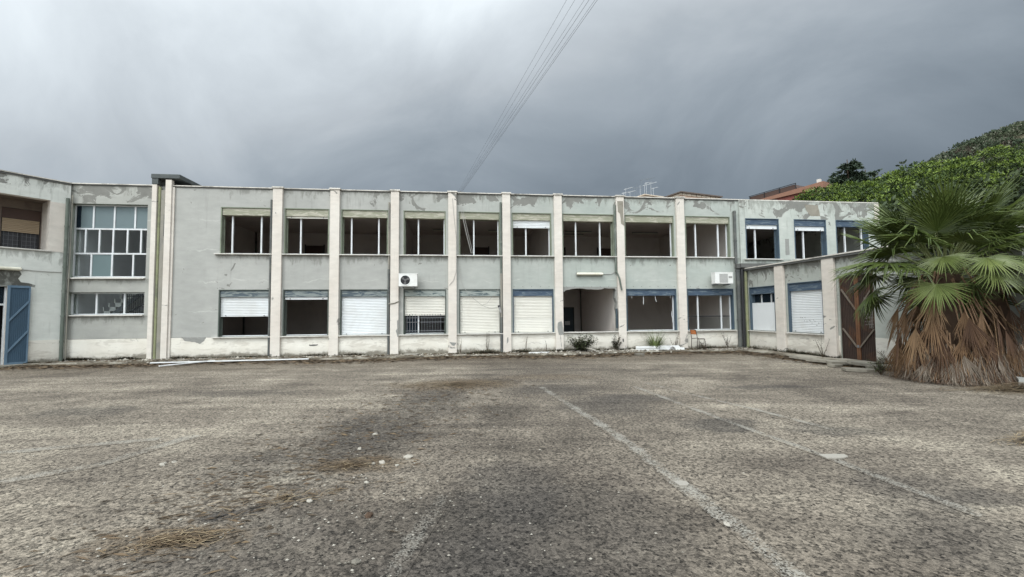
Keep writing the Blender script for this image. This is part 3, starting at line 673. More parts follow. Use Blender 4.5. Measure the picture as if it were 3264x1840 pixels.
# stairwell interior
sp = MB().box(-16.04, -13.2, 4.2, 4.3, .121, 5.998).box(-16.04, -15.98, WY+.31, 4.199, .121, 5.998).box(-13.32, -13.22, WY+.31, 4.199, .121, 5.998)
sp.build('stairwell_wall', M['inside_pale'], B)
st = MB(); D0, D1 = 0.95, 2.05
for k in range(8):
    st.box(-15.66+k*0.19, -15.66+(k+1)*0.19+0.02, D0, D1, 1.50+k*0.155, 1.655+k*0.155)
    st.box(-15.68+k*.19, -15.645+k*.19, D0-.03, D0-.001, 1.66+k*.155, 1.80+k*.155)
st.box(-15.98, -15.66, D0, D1, 1.35, 1.50)
stair = st.build('staircase', M['stair'], B)
MB().prism([(-15.66, 1.35), (-14.1, 2.65), (-14.1, 2.45), (-15.4, 1.35)], D0-.02, D0-.005).build('stringer', M['iron_grey'], stair)
rl = MB()
for k in range(10): rl.box(-14.62+k*0.075, -14.605+k*0.075, .72, .735, 1.66, 2.44)
rl.bar((-14.66, .73, 2.36), (-13.6, .73, 2.36), .03, .03).bar((-14.6, .73, 1.68), (-13.8, .73, 2.15), .03, .05).box(-14.68, -14.64, .71, .75, 1.4, 2.6)
rl.build('railing', M['black_metal'], stair)
# door seen through the torn opening
dr = MB().box(3.30, 4.12, 6.14, 6.19, .122, 1.84).build('interior_door', M['door_dark'], B)
MB().box(4.12, 4.18, 6.12, 6.199, .122, 1.90).box(3.2, 4.12, 6.12, 6.199, 1.842, 1.90).build('door_frame', M['black_metal'], dr)
MB().box(3.66, 3.94, 6.132, 6.139, .93, 1.14).build('notice', M['paper'], dr)

for x0_, x1_, z_ in ((-10.2, -9.3, 5.32), (-1.3, -.4, 5.32), (3.1, 4.0, 5.32), (6.0, 6.9, 5.32)):
    dq = MB().box(x0_, x1_, DB-.05, DB-.003, 3.253, z_).build('interior_door', M['brown_win'], B)
    MB().box(x0_-.06, x0_-.001, DB-.06, DB-.003, 3.253, z_+.06).box(x1_+.001, x1_+.06, DB-.06, DB-.003, 3.253, z_+.06).build('door_frame', M['void'], dq)
MB().box(-8.9, -8.6, DB-.08, DB-.003, 5.0, 5.25).build('fuse_box', M['black_metal'], B)

# ------------------------------------------------------------------ left wing
WA = 1.05
wx, wy, _ = facade(-16.07)
Wg = empty('side_wing', 'pale angled wing with an open loggia and a blue gate beside the stairwell', 'building', (wx, wy, 0), WA)
w = MB(); LOG = (-4.6, -0.50, 3.93, 5.70); DO = (-3.6, -1.43, 0.0, 2.63)
wall_holes(w, -9.0, 0.02, 0.0, 6.42, 0.0, 0.28, [LOG, DO]); w.build('front_wall', [M['wall_wing'], M['pilaster']], Wg)
MB().box(-1.425, 0.0, -0.014, -0.001, 0.0, 0.81).box(-9.0, -3.61, -.014, -.001, 0, .81).build('plinth', M['plinth'], Wg)
MB().box(-.498, -.10, -.010, -.001, 3.90, 5.66).build('painted_panel', M['pilaster'], Wg)
MB().box(-9.0, 0.03, -0.05, 0.34, 6.421, 6.455).box(-9.0, .0, -.03, -.002, 6.36, 6.418, 1).build('coping', [M['coping'], M['shadow_and_dark_parts']], Wg)  # lower dark box paints the shadow below the wing coping
MB().box(-4.7, -0.42, -0.05, 0.30, 3.885, 3.928).build('sill', M['sill'], Wg, bevel=.005)
M['loggia'] = simple('dark_brown_loggia_plaster', C(.17, .135, .11), .3, 4, dirt=C(.07, .055, .045), dirt_amt=.6)  # dark brown plaster with darker blotches, on loggia ceiling and back wall
lg = MB().box(-4.7, -0.45, .281, 1.35, 5.72, 5.85).build('loggia_ceiling', M['loggia'], Wg)
MB().box(-0.45, -0.35, .281, 1.35, 3.7, 5.719).build('loggia_wall', M['pilaster'], Wg)
w = MB(); wall_holes(w, -4.7, -.30, 3.7, 5.719, 1.0, 1.2, [(-1.45, -.47, 4.0, 5.42), (-3.6, -2.2, 4.0, 5.42)]); w.build('loggia_wall', [M['loggia'], M['loggia']], Wg)
MB().box(-4.7, -.45, .281, .999, 3.6, 3.699).build('loggia_floor', M['floor_in'], Wg)
f = MB().box(-1.44, -1.39, 1.06, 1.12, 4.01, 5.41).box(-.53, -.48, 1.06, 1.12, 4.01, 5.41).box(-1.39, -.53, 1.06, 1.12, 4.01, 4.05).box(-.98, -.94, 1.06, 1.12, 4.051, 5.08)
lw = f.build('window', M['black_metal'], Wg); lw['label'] = 'loggia window with tan shutter half down'
MB().box(-1.385, -.985, 1.085, 1.09, 4.055, 5.05).box(-.935, -.535, 1.085, 1.09, 4.055, 5.05).build('window_pane', M['void'], lw)
slats(MB(), -1.42, -.50, 4.62, 5.05, 1.03, .062, .012).build('roller_shutter', M['shutter_tan'], lw)
MB().box(-1.44, -.48, 1.02, 1.10, 5.06, 5.41).build('shutter_box', M['brown_win'], lw)
g = MB()
for k in range(8): g.box(-1.36+k*.11, -1.352+k*.11, 1.064, 1.072, 4.05, 4.6)
for z in (4.15, 4.3, 4.45): g.box(-1.39, -.53, 1.0725, 1.08, z, z+.008)
g.build('grille', M['iron_grey'], lw)
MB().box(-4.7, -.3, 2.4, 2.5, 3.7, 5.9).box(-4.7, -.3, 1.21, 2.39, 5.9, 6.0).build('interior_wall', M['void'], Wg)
MB().box(-9.0, 0.0, .281, 6.0, 6.1, 6.35).build('roof', M['roof'], Wg)
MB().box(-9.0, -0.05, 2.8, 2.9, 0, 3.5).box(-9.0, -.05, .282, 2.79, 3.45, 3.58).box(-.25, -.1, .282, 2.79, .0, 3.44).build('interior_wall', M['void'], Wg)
MB().box(-9.0, -8.8, .281, 6.0, 0, 6.099).build('end_wall', M['wall_wing'], Wg)
tr = MB().box(-3.58, -1.45, .12, .17, 2.00, 2.06).box(-1.47, -1.432, .10, .18, 0, 2.6).build('door_frame', M['alu'], Wg)
MB().box(-3.57, -1.48, .14, .148, 2.07, 2.60).build('window_pane', M['glass_dark'], tr)
# sheet gate leaf folded back against the wall
gp = MB()
GX0, GX1 = -1.425, -0.915
gp.box(GX0, GX1, -0.075, -0.062, 0.04, 2.64)
for k in range(10): gp.box(GX0+.05+k*.046, GX0+.066+k*.046, -.088, -.0751, .06, 2.60)
gl = gp.build('gate_leaf', M['blue_gate'], Wg); gl['label'] = 'faded blue ribbed gate leaf folded open'
fr = MB().box(GX0-.02, GX0+.045, -.115, -.06, .0, 2.66).box(GX1-.03, GX1+.01, -.105, -.061, .03, 2.64).box(GX0+.045, GX1-.03, -.106, -.0885, 2.58, 2.66).box(GX0+.045, GX1-.03, -.106, -.0885, .04, .12)
fr.build('gate_frame', M['blue_gate_pale'], gl, bevel=.004)
for z0, z1 in ((1.48, 2.14), (.46, 1.14)): MB().bar((GX0+.03, -.105, z0), (GX1-.02, -.105, z1), .03, .05).build('brace', M['blue_gate_pale'], gl)
pp = MB().tube([(-.07, -.06, 0), (-.07, -.06, 5.86)], .055, 12)
for z in (.7, 1.6, 2.5, 3.35, 4.8): pp.tube([(-.07, -.06, z), (-.07, -.06, z+.07)], .064, 12)
pp.build('downpipe', M['pipe_green'], Wg)
MB().tube([(.03, -.10, 0), (.03, -.10, 3.0), (.05, -.06, 3.4), (.05, -.06, 6.0)], .022, 8).build('downpipe', M['pipe_tan'], Wg)
MB().prism([(-2.4, 3.16), (-1.18, 3.16), (-1.12, 3.05), (-1.2, 2.9), (-1.13, 2.78), (-.95, 2.76), (-.78, 2.70), (-.80, 2.62), (-.905, 2.645), (-2.4, 2.64)], -.004, -.0005).build('damp_stain', simple('black_mould', C(.09, .09, .08), .5, 5, dirt=C(.36, .37, .34), dirt_amt=.8), Wg)

# ------------------------------------------------------------------ annex
ax, ay, _ = facade(10.05)
A = empty('annex_building', 'low single-storey annex with shuttered windows and a rusty gate behind the palm', 'building', (ax, ay, 0), AL-PI/2)
w = MB(); AH = [(0.20, 1.73, .80, 2.60), (2.45, 4.07, .80, 2.63), (4.72, 5.96, 0.0, 2.72)]
wall_holes(w, -0.02, 9.6, 0.0, 3.40, 0.10, 0.38, AH); w.build('front_wall', [M['wall_annex'], M['reveal']], A)
MB().box(0.02, 4.715, .085, .0995, 0, .78).box(5.965, 9.59, .085, .0995, 0, .78).build('plinth', M['plinth'], A)
for a, b in ((1.88, 2.34), (4.18, 4.66)): MB().box(a, b, -.02, .0845, 0, 3.395).build('pilaster', M['pilaster'], A, bevel=.012)
MB().box(0.0, 9.64, -.06, .42, 3.401, 3.44).box(0.0, 9.6, -.04, .098, 3.33, 3.399, 1).build('coping', [M['coping'], M['shadow_and_dark_parts']], A)  # lower dark box paints the shadow below the annex coping
w1 = window(A, .20, 1.73, .81, 2.60, 2.30, 'box_blue', 'case_blue', .10, (.72, 1.3), None, frame=True, sill=(.10, 1.87))
MB().box(.235, 1.695, .185, .20, .815, 1.94).build('roller_shutter', M['shutter'], w1)
MB().box(.28, .69, .29, .296, 1.96, 2.29).box(.75, 1.27, .29, .296, 1.96, 2.29).box(1.33, 1.65, .29, .296, 1.96, 2.29).build('window_pane', M['glass_dark'], w1)
w2 = window(A, 2.45, 4.07, .81, 2.63, 2.32, 'box_blue', 'case_blue', .10, (), .82, 'shutter', sill=(2.38, 4.17))
random.seed(3)
hm = MB()
for k in range(12): hx, hz = 2.95+k*.07+rnd(-.03, .03), 1.35-k*.018+rnd(-.09, .09); hm.box(hx-.014, hx+.014, .180, .186, hz-.009, hz+.009)
hm.build('puncture_hole', M['shadow_and_dark_parts'], w2)
MB().box(0.0, 9.6, .381, 6.5, 3.05, 3.30).build('roof', M['roof'], A)
MB().box(0.0, 9.6, 6.5, 6.7, 0, 3.299).box(9.4, 9.6, .381, 6.499, 0, 3.049).build('rear_wall', M['wall_annex'], A)
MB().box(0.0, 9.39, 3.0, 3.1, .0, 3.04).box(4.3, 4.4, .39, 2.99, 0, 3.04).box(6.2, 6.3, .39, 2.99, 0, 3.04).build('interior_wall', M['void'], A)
# rusty double gate
gf = MB().box(4.73, 4.77, .13, .20, 0, 2.70).box(5.91, 5.95, .13, .20, 0, 2.70).box(4.77, 5.91, .13, .20, 2.66, 2.70)
gt = gf.build('gate', M['rust_dark'], A); gt['label'] = 'rusty double sheet-metal gate with V-shaped braces'
for a, b in ((4.775, 5.335), (5.345, 5.905)):
    q = MB().box(a, b, .165, .175, .06, 2.655)
    k = a+.03
    while k < b-.02: q.box(k, k+.022, .150, .1649, .07, 2.65); k += .062
    lf = q.build('gate_leaf', M['rust_dark'], gt)
    m_ = b-.03 if a < 5 else a+.03
    MB().box(m_-.03, m_+.03, .12, .1495, .06, 2.655).build('meeting_stile', M['rust'], lf)
    MB().box(a, b, .125, .1495, 2.56, 2.65).build('top_rail', M['rust'], lf) if False else None
    for zt, zb in ((2.28, 1.62), (1.02, .45)):
        if a < 5: MB().bar((a+.01, .128, zt), (b-.05, .128, zb), .03, .045).build('brace', M['brace'], lf)
        else: MB().bar((a+.05, .128, zb), (b-.01, .128, zt), .03, .045).build('brace', M['brace'], lf)
nt_ = MB()
for k in range(6): nt_.bar((5.62+k*.05, .118, 2.0-k*.04), (5.62+k*.05, .118, 1.05+max(0, 3-k)*.14), .006, .006)
for k in range(9): nt_.bar((5.60, .121, 1.95-k*.10), (5.90, .121, 1.98-k*.10), .006, .006)
nt_.build('wire_mesh', M['cable'], gt)
MB().box(5.31, 5.37, .10, .119, .44, .52).build('padlock', M['iron_grey'], gt)
pipe(.10, .02, 0, 3.30, .06, M['pipe_olive'], (2.2, 1.2), A)

# ------------------------------------------------------------------ fittings on the front
def local(parent, p):  # point in a building's own frame -> world
    return parent_matrix[parent.name] @ Vector(p)
parent_matrix = {o.name: Matrix.Translation(o.location) @ Euler((0, 0, o.rotation_euler.z)).to_matrix().to_4x4() for o in (B, Wg, A)}
def aircon(name, label, s0, s1, z0, z1, kind):
    w_ = s1-s0
    r = empty(name, label, 'air conditioner', local(B, (s0, 0, z0)), AL)
    y0, y1 = -0.36, -0.06
    h = z1-z0
    MB().box(0, w_, y0, y1, 0.0, h).box(-.008, w_+.008, y0-.006, y1, h-.02, h+.012).build('casing', M['ac'], r, bevel=.012)
    bk = MB()
    for x in (.12, w_-.16): bk.box(x, x+.04, y0, WY, -.05, -.012); bk.box(x, x+.04, -.03, -.004 if s0 < 0 and x < .3 else WY-.001, -.30, -.05) if False else None
    bk.build('bracket', M['iron_grey'], r)
    if kind == 'round':
        cx, cz, R = .25, h/2, .178
        d = MB(); n = 28
        d.face([(cx+R*math.cos(2*PI*k/n), y0-.004, cz+R*math.sin(2*PI*k/n)) for k in range(n)]); d.build('fan_opening', M['ac_dark'], r)
        ring = MB()
        for k in range(n):
            a, b = 2*PI*k/n, 2*PI*(k+1)/n
            pts = [(cx+q*math.cos(t), y0-.012, cz+q*math.sin(t)) for q, t in ((R, a), (R+.03, a), (R+.03, b), (R, b))]
            ring.face(pts); ring.face([(cx+R*math.cos(a), y0-.012, cz+R*math.sin(a)), (cx+R*math.cos(b), y0-.012, cz+R*math.sin(b)), (cx+R*math.cos(b), y0-.001, cz+R*math.sin(b)), (cx+R*math.cos(a), y0-.001, cz+R*math.sin(a))])
        ring.build('fan_ring', M['ac'], r)
        bl = MB()
        for k in range(3):
            a = 2*PI*k/3+.5
            bl.prism([(cx+q*math.cos(a+t), cz+q*math.sin(a+t)) for q, t in ((.03, -.3), (.15, -.45), (.165, .05), (.13, .30), (.035, .5))], y0-.009, y0-.006)
        bl.prism([(cx+.045*math.cos(k*PI/6), cz+.045*math.sin(k*PI/6)) for k in range(12)], y0-.016, y0-.0095)
        bl.build('fan', M['ac_blade'], r)
    else:
        g = MB().box(.19, .56, y0-.006, y0-.001, .05, h-.05); g.build('fan_grille', M['ac_grey'], r)
        q = MB()
        for k in range(9): z = .07+k*(h-.13)/8; q.box(.195, .555, y0-.013, y0-.0065, z, z+.012)
        q.build('grille_bars', M['ac'], r)
        MB().box(.60, .76, y0-.004, y0-.001, h*.5, h*.5+.08).build('panel', M['ac_grey'], r)
    return r
aircon('air_conditioner', 'white air conditioner unit with a round black fan beside the third pilaster', -4.41, -3.71, 2.66, 3.14, 'round')
aircon('air_conditioner', 'white air conditioner unit with a square grey grille near the corner drainpipe', 8.52, 9.32, 2.76, 3.23, 'square')
MB_ = MB().box(0, .06, -.045, .05, -.02, .02)
def wall_lamp(parent, label, x0, x1, z, y):
    r = empty('wall_lamp', label, 'wall lamp', local(parent, (x0, y, z)), parent.rotation_euler.z)
    L = x1-x0
    MB().box(0.03, L-.03, -.05, -.002, -.015, .05).build('housing', M['ac_grey'], r, bevel=.006)
    MB().tube([(0, -.10, -.005), (.02, -.10, -.005), (L-.02, -.10, -.005), (L, -.10, -.005)], [.045, .058, .058, .045], 12).build('diffuser', M['lamp_cover'], r)
    MB().box(0, .03, -.13, -.03, -.065, .055).box(L-.03, L, -.13, -.03, -.065, .055).build('end_cap', M['ac_grey'], r, bevel=.004)
    return r
wall_lamp(B, 'yellowed tube lamp on the wall above the torn-out window opening', 2.68, 3.80, 3.19, WY)
wall_lamp(Wg, 'tube lamp on the wall above the blue gate', -2.36, -1.15, 3.22, 0.0)
def cable(name, pts, r, m, label, cat='cable', group=None, n=6):
    o = MB().tube(pts, r, n).build(name, M[m]); return tag(o, label, cat, group)
def seg(parent, pts): return [tuple(local(parent, p)) for p in pts]
cable('lamp_cable', seg(B, [(3.80, WY-.02, 3.19), (4.15, WY-.02, 3.19), (4.28, WY-.02, 3.24), (4.33, .03, 3.30)]), .012, 'cable', 'pale cable from the tube lamp to the pilaster above the torn-out window')
cable('lamp_cable', seg(Wg, [(-1.15, -.02, 3.21), (-.8, -.02, 3.19), (-.45, -.02, 3.18), (-.14, -.02, 3.19)]), .012, 'cable', 'thin cable along the wing wall from the gate lamp to the corner drainpipe')
cable('loose_pipe', seg(B, [(-4.83, -.02, 2.0), (-4.62, -.02, 2.03), (-4.40, -.02, 2.12)]), .02, 'pipe_tan', 'short bent conduit crossing the third pilaster under the air conditioner', 'pipe')
cable('hanging_cable', seg(B, [(-2.37, -.012, 6.2), (-2.30, -.015, 5.4), (-2.22, -.015, 4.6), (-2.215, -.015, 3.6), (-2.23, -.015, 3.25), (-2.34, -.015, 2.9), (-2.50, -.015, 2.72)]), .008, 'cable', 'thin loose cable hanging down the fourth pilaster')
cable('hanging_cable', seg(B, [(-2.08, -.0, 6.0), (-1.95, -.0, 5.4), (-1.80, -.0, 4.7), (-1.62, -.0, 4.0)]), .013, 'cable', 'pale cable slanting across the upper window right of the fourth pilaster')
cable('hanging_cable', seg(B, [(-2.02, -.0, 6.0), (-1.86, -.0, 5.3), (-1.70, -.0, 4.6), (-1.56, -.0, 4.0)]), .009, 'cable', 'thinner cable slanting beside the pale one across the upper window')
cable('hanging_cable', seg(B, [(-2.10, .05, 3.6), (-2.05, .05, 3.0), (-1.95, .05, 2.66), (-1.55, .05, 2.2), (-1.2, .05, 1.92), (-.9, .06, 1.80), (-.48, .06, 1.84)]), .008, 'cable', 'loose wire looping across the closed shutter right of the fourth pilaster')
cable('hanging_cable', seg(B, [(-.47, .05, 2.72), (-.62, .05, 2.45), (-.78, .05, 2.3), (-1.0, .05, 2.0), (-1.2, .05, 1.92)]), .007, 'cable', 'second wire sagging from the drainpipe across the closed shutter')
r = empty('security_light', 'small dark spotlight on the drainpipe beside the closed shutter', 'spotlight', local(B, (-.46, -.02, 1.72)), AL)
MB().bar((-.07, -.05, .14), (0, -.08, -.10), .07, .07).build('housing', M['ac_grey'], r, bevel=.008)
MB().box(-.12, -.03, -.09, -.01, .12, .20).build('lens_hood', M['ac_dark'], r, bevel=.005)
def ceil_lamp(s, d, L, label, z=5.98):
    r = empty('ceiling_lamp', label, 'ceiling lamp', local(B, (s, d, z)), AL, 'tube lamps on the upper room ceilings')
    MB().box(-L/2, L/2, -.05, .05, -.05, -.001).build('housing', M['lamp_in'], r)
    MB().tube([(-L/2+.03, -.02, -.075), (L/2-.03, -.02, -.075)], .019, 8).build('tube', M['lamp_cover'], r)
    return r
ceil_lamp(-3.05, 5.6, .7, 'tube lamp on the ceiling seen through the upper window above the round-fan air conditioner')
ceil_lamp(-.22, 5.6, .6, 'tube lamp on the ceiling behind the upper window crossed by slanting cables')
ceil_lamp(4.35, 5.55, 1.45, 'nearer tube lamp on the ceiling above the torn-out window')
ceil_lamp(4.20, 6.4, 1.3, 'farther tube lamp on the ceiling above the torn-out window')
ceil_lamp(8.10, 5.6, 1.45, 'long tube lamp on the ceiling behind the wide upper window without bars')

# ------------------------------------------------------------------ ground
def sheet(name, pts, z, m, kind='structure', uv=False, sub=1):
    me = bpy.data.meshes.new(name); me.from_pydata([(x, y, z) for x, y in pts], [], [tuple(range(len(pts)))])
    me.materials.append(M[m])
    o = bpy.data.objects.new(name, me); COL.objects.link(o); o['kind'] = kind
    return o
sheet('ground', [(-700, -300), (900, -300), (900, 1100), (-700, 1100)], 0.0, 'asphalt')
def strip(name, pts, wd, m, z):
    """a painted line along pts, UV v across its width"""
    me = bpy.data.meshes.new(name); v = []; f = []; uv = []
    for i, p in enumerate(pts):
        a = Vector(pts[max(i-1, 0)]); b = Vector(pts[min(i+1, len(pts)-1)]); d = (b-a).normalized(); n = Vector((-d.y, d.x))
        for s in (-1, 1): q = Vector(p)+n*(s*wd/2); v.append((q.x, q.y, z))
    for i in range(len(pts)-1): f.append((2*i, 2*i+1, 2*i+3, 2*i+2))
    me.from_pydata(v, [], f); l = me.uv_layers.new()
    for poly in me.polygons:
        for li in poly.loop_indices: vi = me.loops[li].vertex_index; l.data[li].uv = (vi//2, vi % 2)
    if me.polygons[0].normal.z < 0: me.flip_normals()
    me.materials.append(M[m]); o = bpy.data.objects.new(name, me); COL.objects.link(o); o['kind'] = 'structure'; return o
strip('road_marking', [(0.62, 9.9), (1.22, 6.8), (1.44, 5.42), (1.56, 4.26), (1.66, 3.51), (1.74, 2.2)], .20, 'marking', .004)
strip('road_marking', [(2.62, 9.9), (3.07, 6.99), (3.43, 5.07), (3.62, 3.6)], .15, 'marking_faint', .004)
strip('road_marking', [(3.0, 10.4), (3.40, 9.0), (3.95, 7.5), (4.3, 6.2)], .15, 'marking_faint', .004)
strip('road_marking', [(-8.2, 2.4), (-5.6, 4.0), (-4.5, 5.0), (-4.25, 6.2)], .26, 'marking_faint', .004)
strip('road_marking', [(-8.5, 4.6), (-6.07, 5.48), (-4.62, 6.03)], .22, 'marking_faint', .004)
strip('road_marking', [(-.62, 4.1), (-.72, 3.3), (-.80, 2.4)], .20, 'marking_ghost', .004)
# raised strip of broken concrete along the walls
random.seed(11)
def ragged_strip(name, inner, outer, z):
    n = len(inner); mb = MB()
    for i in range(n-1):
        mb.face([(*outer[i], z), (*outer[i+1], z), (*inner[i+1], z), (*inner[i], z)])
        mb.face([(*outer[i], 0.001), (*outer[i+1], 0.001), (*outer[i+1], z), (*outer[i], z)])
    o = mb.build(name, M['kerb']); o['kind'] = 'structure'; return o
inn = []; out = []
s = -16.2
while s < 10.3:
    inn.append(facade(s, 0.2)[:2]); out.append(facade(s, -1.0-.10*math.sin(s*.7)+rnd(-.05, .05))[:2]); s += .22
ragged_strip('pavement', inn, out, .05)
inn = []; out = []
def an(xl, yl=0.0): v = local(A, (xl, yl, 0)); return (v.x, v.y)
xl = .9
while xl < 6.3: inn.append(an(xl, .2)); out.append(an(xl, -.75-.15*math.sin(xl*1.3)+rnd(-.06, .06))); xl += .2
ragged_strip('pavement', inn, out, .055)
def wgp(xl, yl=0.0): v = local(Wg, (xl, yl, 0)); return (v.x, v.y)
inn = []; out = []
xl = -8.8
while xl < -.3: inn.append(wgp(xl, .2)); out.append(wgp(xl, -.55+rnd(-.04, .04))); xl += .22
ragged_strip('pavement', list(inn), list(out), .055)

# ------------------------------------------------------------------ loose things on the ground
def blade(mb, p, d, L, wd, bend=0.3, m=0, seg_=3):
    """one tapering leaf blade from p along d, drooping"""
    p = Vector(p); d = Vector(d).normalized(); sd = d.cross(Vector((0, 0, 1)))
    if sd.length < 1e-3: sd = Vector((1, 0, 0))
    sd.normalize(); i = len(mb.v); pts = []
    for k in range(seg_+1):
        t = k/seg_; q = p + d*(L*t) + Vector((0, 0, -bend*L*t*t)); ww = wd*(1-t*.92)/2
        mb.v.append(tuple(q-sd*ww)); mb.v.append(tuple(q+sd*ww))
    for k in range(seg_): mb.f.append((i+2*k, i+2*k+1, i+2*k+3, i+2*k+2)); mb.mi.append(m)
def straw_pile(loc, rx, ry, n, label, hgt=.06, seed=0, rot=0.0, pale=.35, L=(.12, .4)):
    random.seed(seed); mb = MB()
    for k in range(n):
        a = rnd(0, 2*PI); q = min(1.15, abs(random.gauss(0, .5))); x, y = math.cos(a)*q*rx, math.sin(a)*q*ry
        x, y = x*math.cos(rot)-y*math.sin(rot), x*math.sin(rot)+y*math.cos(rot)
        th = rot+random.gauss(0, .55)+(PI if random.random() < .5 else 0); l = rnd(*L)*(1 if random.random() < .3 else .6)
        z = max(.006, hgt*math.exp(-q*q*3)*rnd(.1, 1)); c, s_ = math.cos(th), math.sin(th); w_ = rnd(.004, .011)
        mid = Vector((x, y, z)); e1 = mid-Vector((c, s_, 0))*l/2; e2 = mid+Vector((c, s_, rnd(-.05, .05)))*l/2
        e1.z = max(.006, e1.z); e2.z = max(.006, e2.z)
        mid.z += .012; mid += Vector((-s_, c, 0))*rnd(-.05, .05)
        nn = Vector((-s_, c, 0))*w_/2; i = len(mb.v); m_ = 1 if random.random() < pale else (2 if random.random() < .35 else 0)
        mb.v += [tuple(e1-nn), tuple(e1+nn), tuple(mid+nn), tuple(mid-nn), tuple(e2+nn*.4), tuple(e2-nn*.4)]
        mb.f += [(i, i+1, i+2, i+3), (i+3, i+2, i+4, i+5)]; mb.mi += [m_, m_]
    o = mb.build('straw_scatter' if 'scatter' in label else 'straw_pile', [M['straw'], M['straw_pale'], M['litter']]); o.location = (loc[0], loc[1], 0)
    if 'scatter' in label: return tag(o, label, kind='stuff')
    return tag(o, label, 'straw')
straw_pile((-2.42, 3.33), .36, .17, 330, 'nearest pile of dry palm straw on the asphalt', seed=1, rot=.30, pale=.22, L=(.08, .26), hgt=.035)
straw_pile((-1.72, 4.93), .50, .22, 260, 'flat pile of brown straw beside pale plaster lumps on the asphalt', seed=2, rot=.3, pale=.15, L=(.08, .26), hgt=.03)
straw_pile((-1.25, 10.35), 1.7, .75, 900, 'wide spread of orange-brown straw farther out on the yard before the building', seed=3, rot=.1, pale=.2, hgt=.05)
straw_pile((6.2, 5.55), 0.40, .2, 200, 'small tuft of blond straw at the edge of the yard right of the palm', seed=4, rot=.2, pale=.8, hgt=.14)
straw_pile((-2.0, 4.05), .8, .35, 160, 'thin scatter of dark straw and chips between the two nearer straw piles', seed=7, rot=.4, pale=.2, hgt=.03, L=(.05, .2))
straw_pile((10.0, 8.95), 1.5, .45, 900, 'long heap of fallen brown fronds along the foot of the palm skirt', seed=5, rot=-.1, pale=.4, hgt=.16, L=(.3, 1.1))
def stone(loc, r, label, m='rubble', seed=0, flat=.6, group=None, name='plaster_lump', cat='rubble'):
    random.seed(seed*7+3); mb = MB(); nlat, nlon = 5, 7
    ring = []
    for i in range(nlat+1):
        th = PI*i/nlat; row = []
        for j in range(nlon):
            ph = 2*PI*j/nlon; k = r*rnd(.68, 1.2)
            row.append((k*math.sin(th)*math.cos(ph)*1.25, k*math.sin(th)*math.sin(ph), max(-r*flat*.5, k*flat*math.cos(th))))
        ring.append(row)
    for i in range(nlat):
        for j in range(nlon): mb.face([ring[i][j], ring[i+1][j], ring[i+1][(j+1) % nlon], ring[i][(j+1) % nlon]])
    o = mb.build(name, M[m]); o.location = (loc[0], loc[1], r*flat*.46+(loc[2] if len(loc) > 2 else 0)); o.rotation_euler = (0, 0, rnd(0, 6))
    return tag(o, label, cat, group)
G1 = 'broken plaster lumps scattered on the yard'
for i, (x, y, r_, lb) in enumerate([(-1.17, 5.14, .060, 'largest white plaster lump right of the flat straw pile'), (-1.42, 5.00, .04, 'white lump with a darker face at the end of the flat straw pile'), (-1.23, 4.90, .028, 'small chip in front of the largest white plaster lump'),
        (-1.50, 4.96, .026, 'small pale lump touching the right end of the flat straw pile'), (-1.83, 6.13, .048, 'round pale lump alone beyond the flat straw pile'), (-1.83, 5.51, .034, 'pale lump just behind the flat straw pile'),
        (-3.77, 4.99, .045, 'white lump on the left of the yard beside a dark scuff'), (-3.72, 5.08, .028, 'small chip behind the white lump on the left of the yard'), (-1.75, 3.99, .034, 'pale flat chip between the near straw pile and the dark lane'), (-1.84, 3.92, .022, 'tiny chip in front of the flat pale chip'),
        (-1.40, 4.42, .028, 'grey lump in front of the flat straw pile towards the dark lane'), (1.59, 3.49, .035, 'pale stone lying on the worn white line near the viewer'), (-2.62, 3.66, .02, 'little pale chip behind the nearest straw pile'), (-2.86, 3.22, .018, 'pale chip left of the nearest straw pile')]):
    stone((x, y), r_*.78, lb, 'rubble', i, group=G1)
stone((-1.15, 3.71), .035, 'dark lump of soil at the edge of the dark lane', 'trunk', 31, name='soil_lump', cat='soil')
stone((-1.02, 3.02), .028, 'dark round stone nearest the viewer', 'rock', 32, name='soil_lump', cat='soil')
def fragment(name, loc, sx, sy, th, rz, m, label, cat, tilt=(0, 0), group=None, seed=0):
    random.seed(seed+50); n = 7; poly = []
    for k in range(n):
        a = 2*PI*k/n+.4; q = rnd(.85, 1.15)
        ex = sx/2*max(-1, min(1, 1.45*math.cos(a)))*q; ey = sy/2*max(-1, min(1, 1.45*math.sin(a)))*q; poly.append((ex, ey))
    mb = MB(); mb.face([(x, y, th) for x, y in poly]); mb.face([(x, y, 0) for x, y in reversed(poly)])
    for k in range(n): (xa, ya), (xb, yb) = poly[k], poly[(k+1) % n]; mb.face([(xa, ya, 0), (xb, yb, 0), (xb, yb, th), (xa, ya, th)])
    o = mb.build(name, M[m]); o.location = (loc[0], loc[1], loc[2] if len(loc) > 2 else .004); o.rotation_euler = (tilt[0], tilt[1], rz)
    return tag(o, label, cat, group)
fragment('tile_fragment', (1.56, 4.31, .005), .12, .11, .014, .2, 'tile_white', 'square white tile fragment on the worn line in the yard', 'tile')
fragment('concrete_patch', (3.51, 5.07, .003), .30, .13, .012, .1, 'tile_white', 'pale flat concrete fragment right of the centre of the yard', 'concrete')
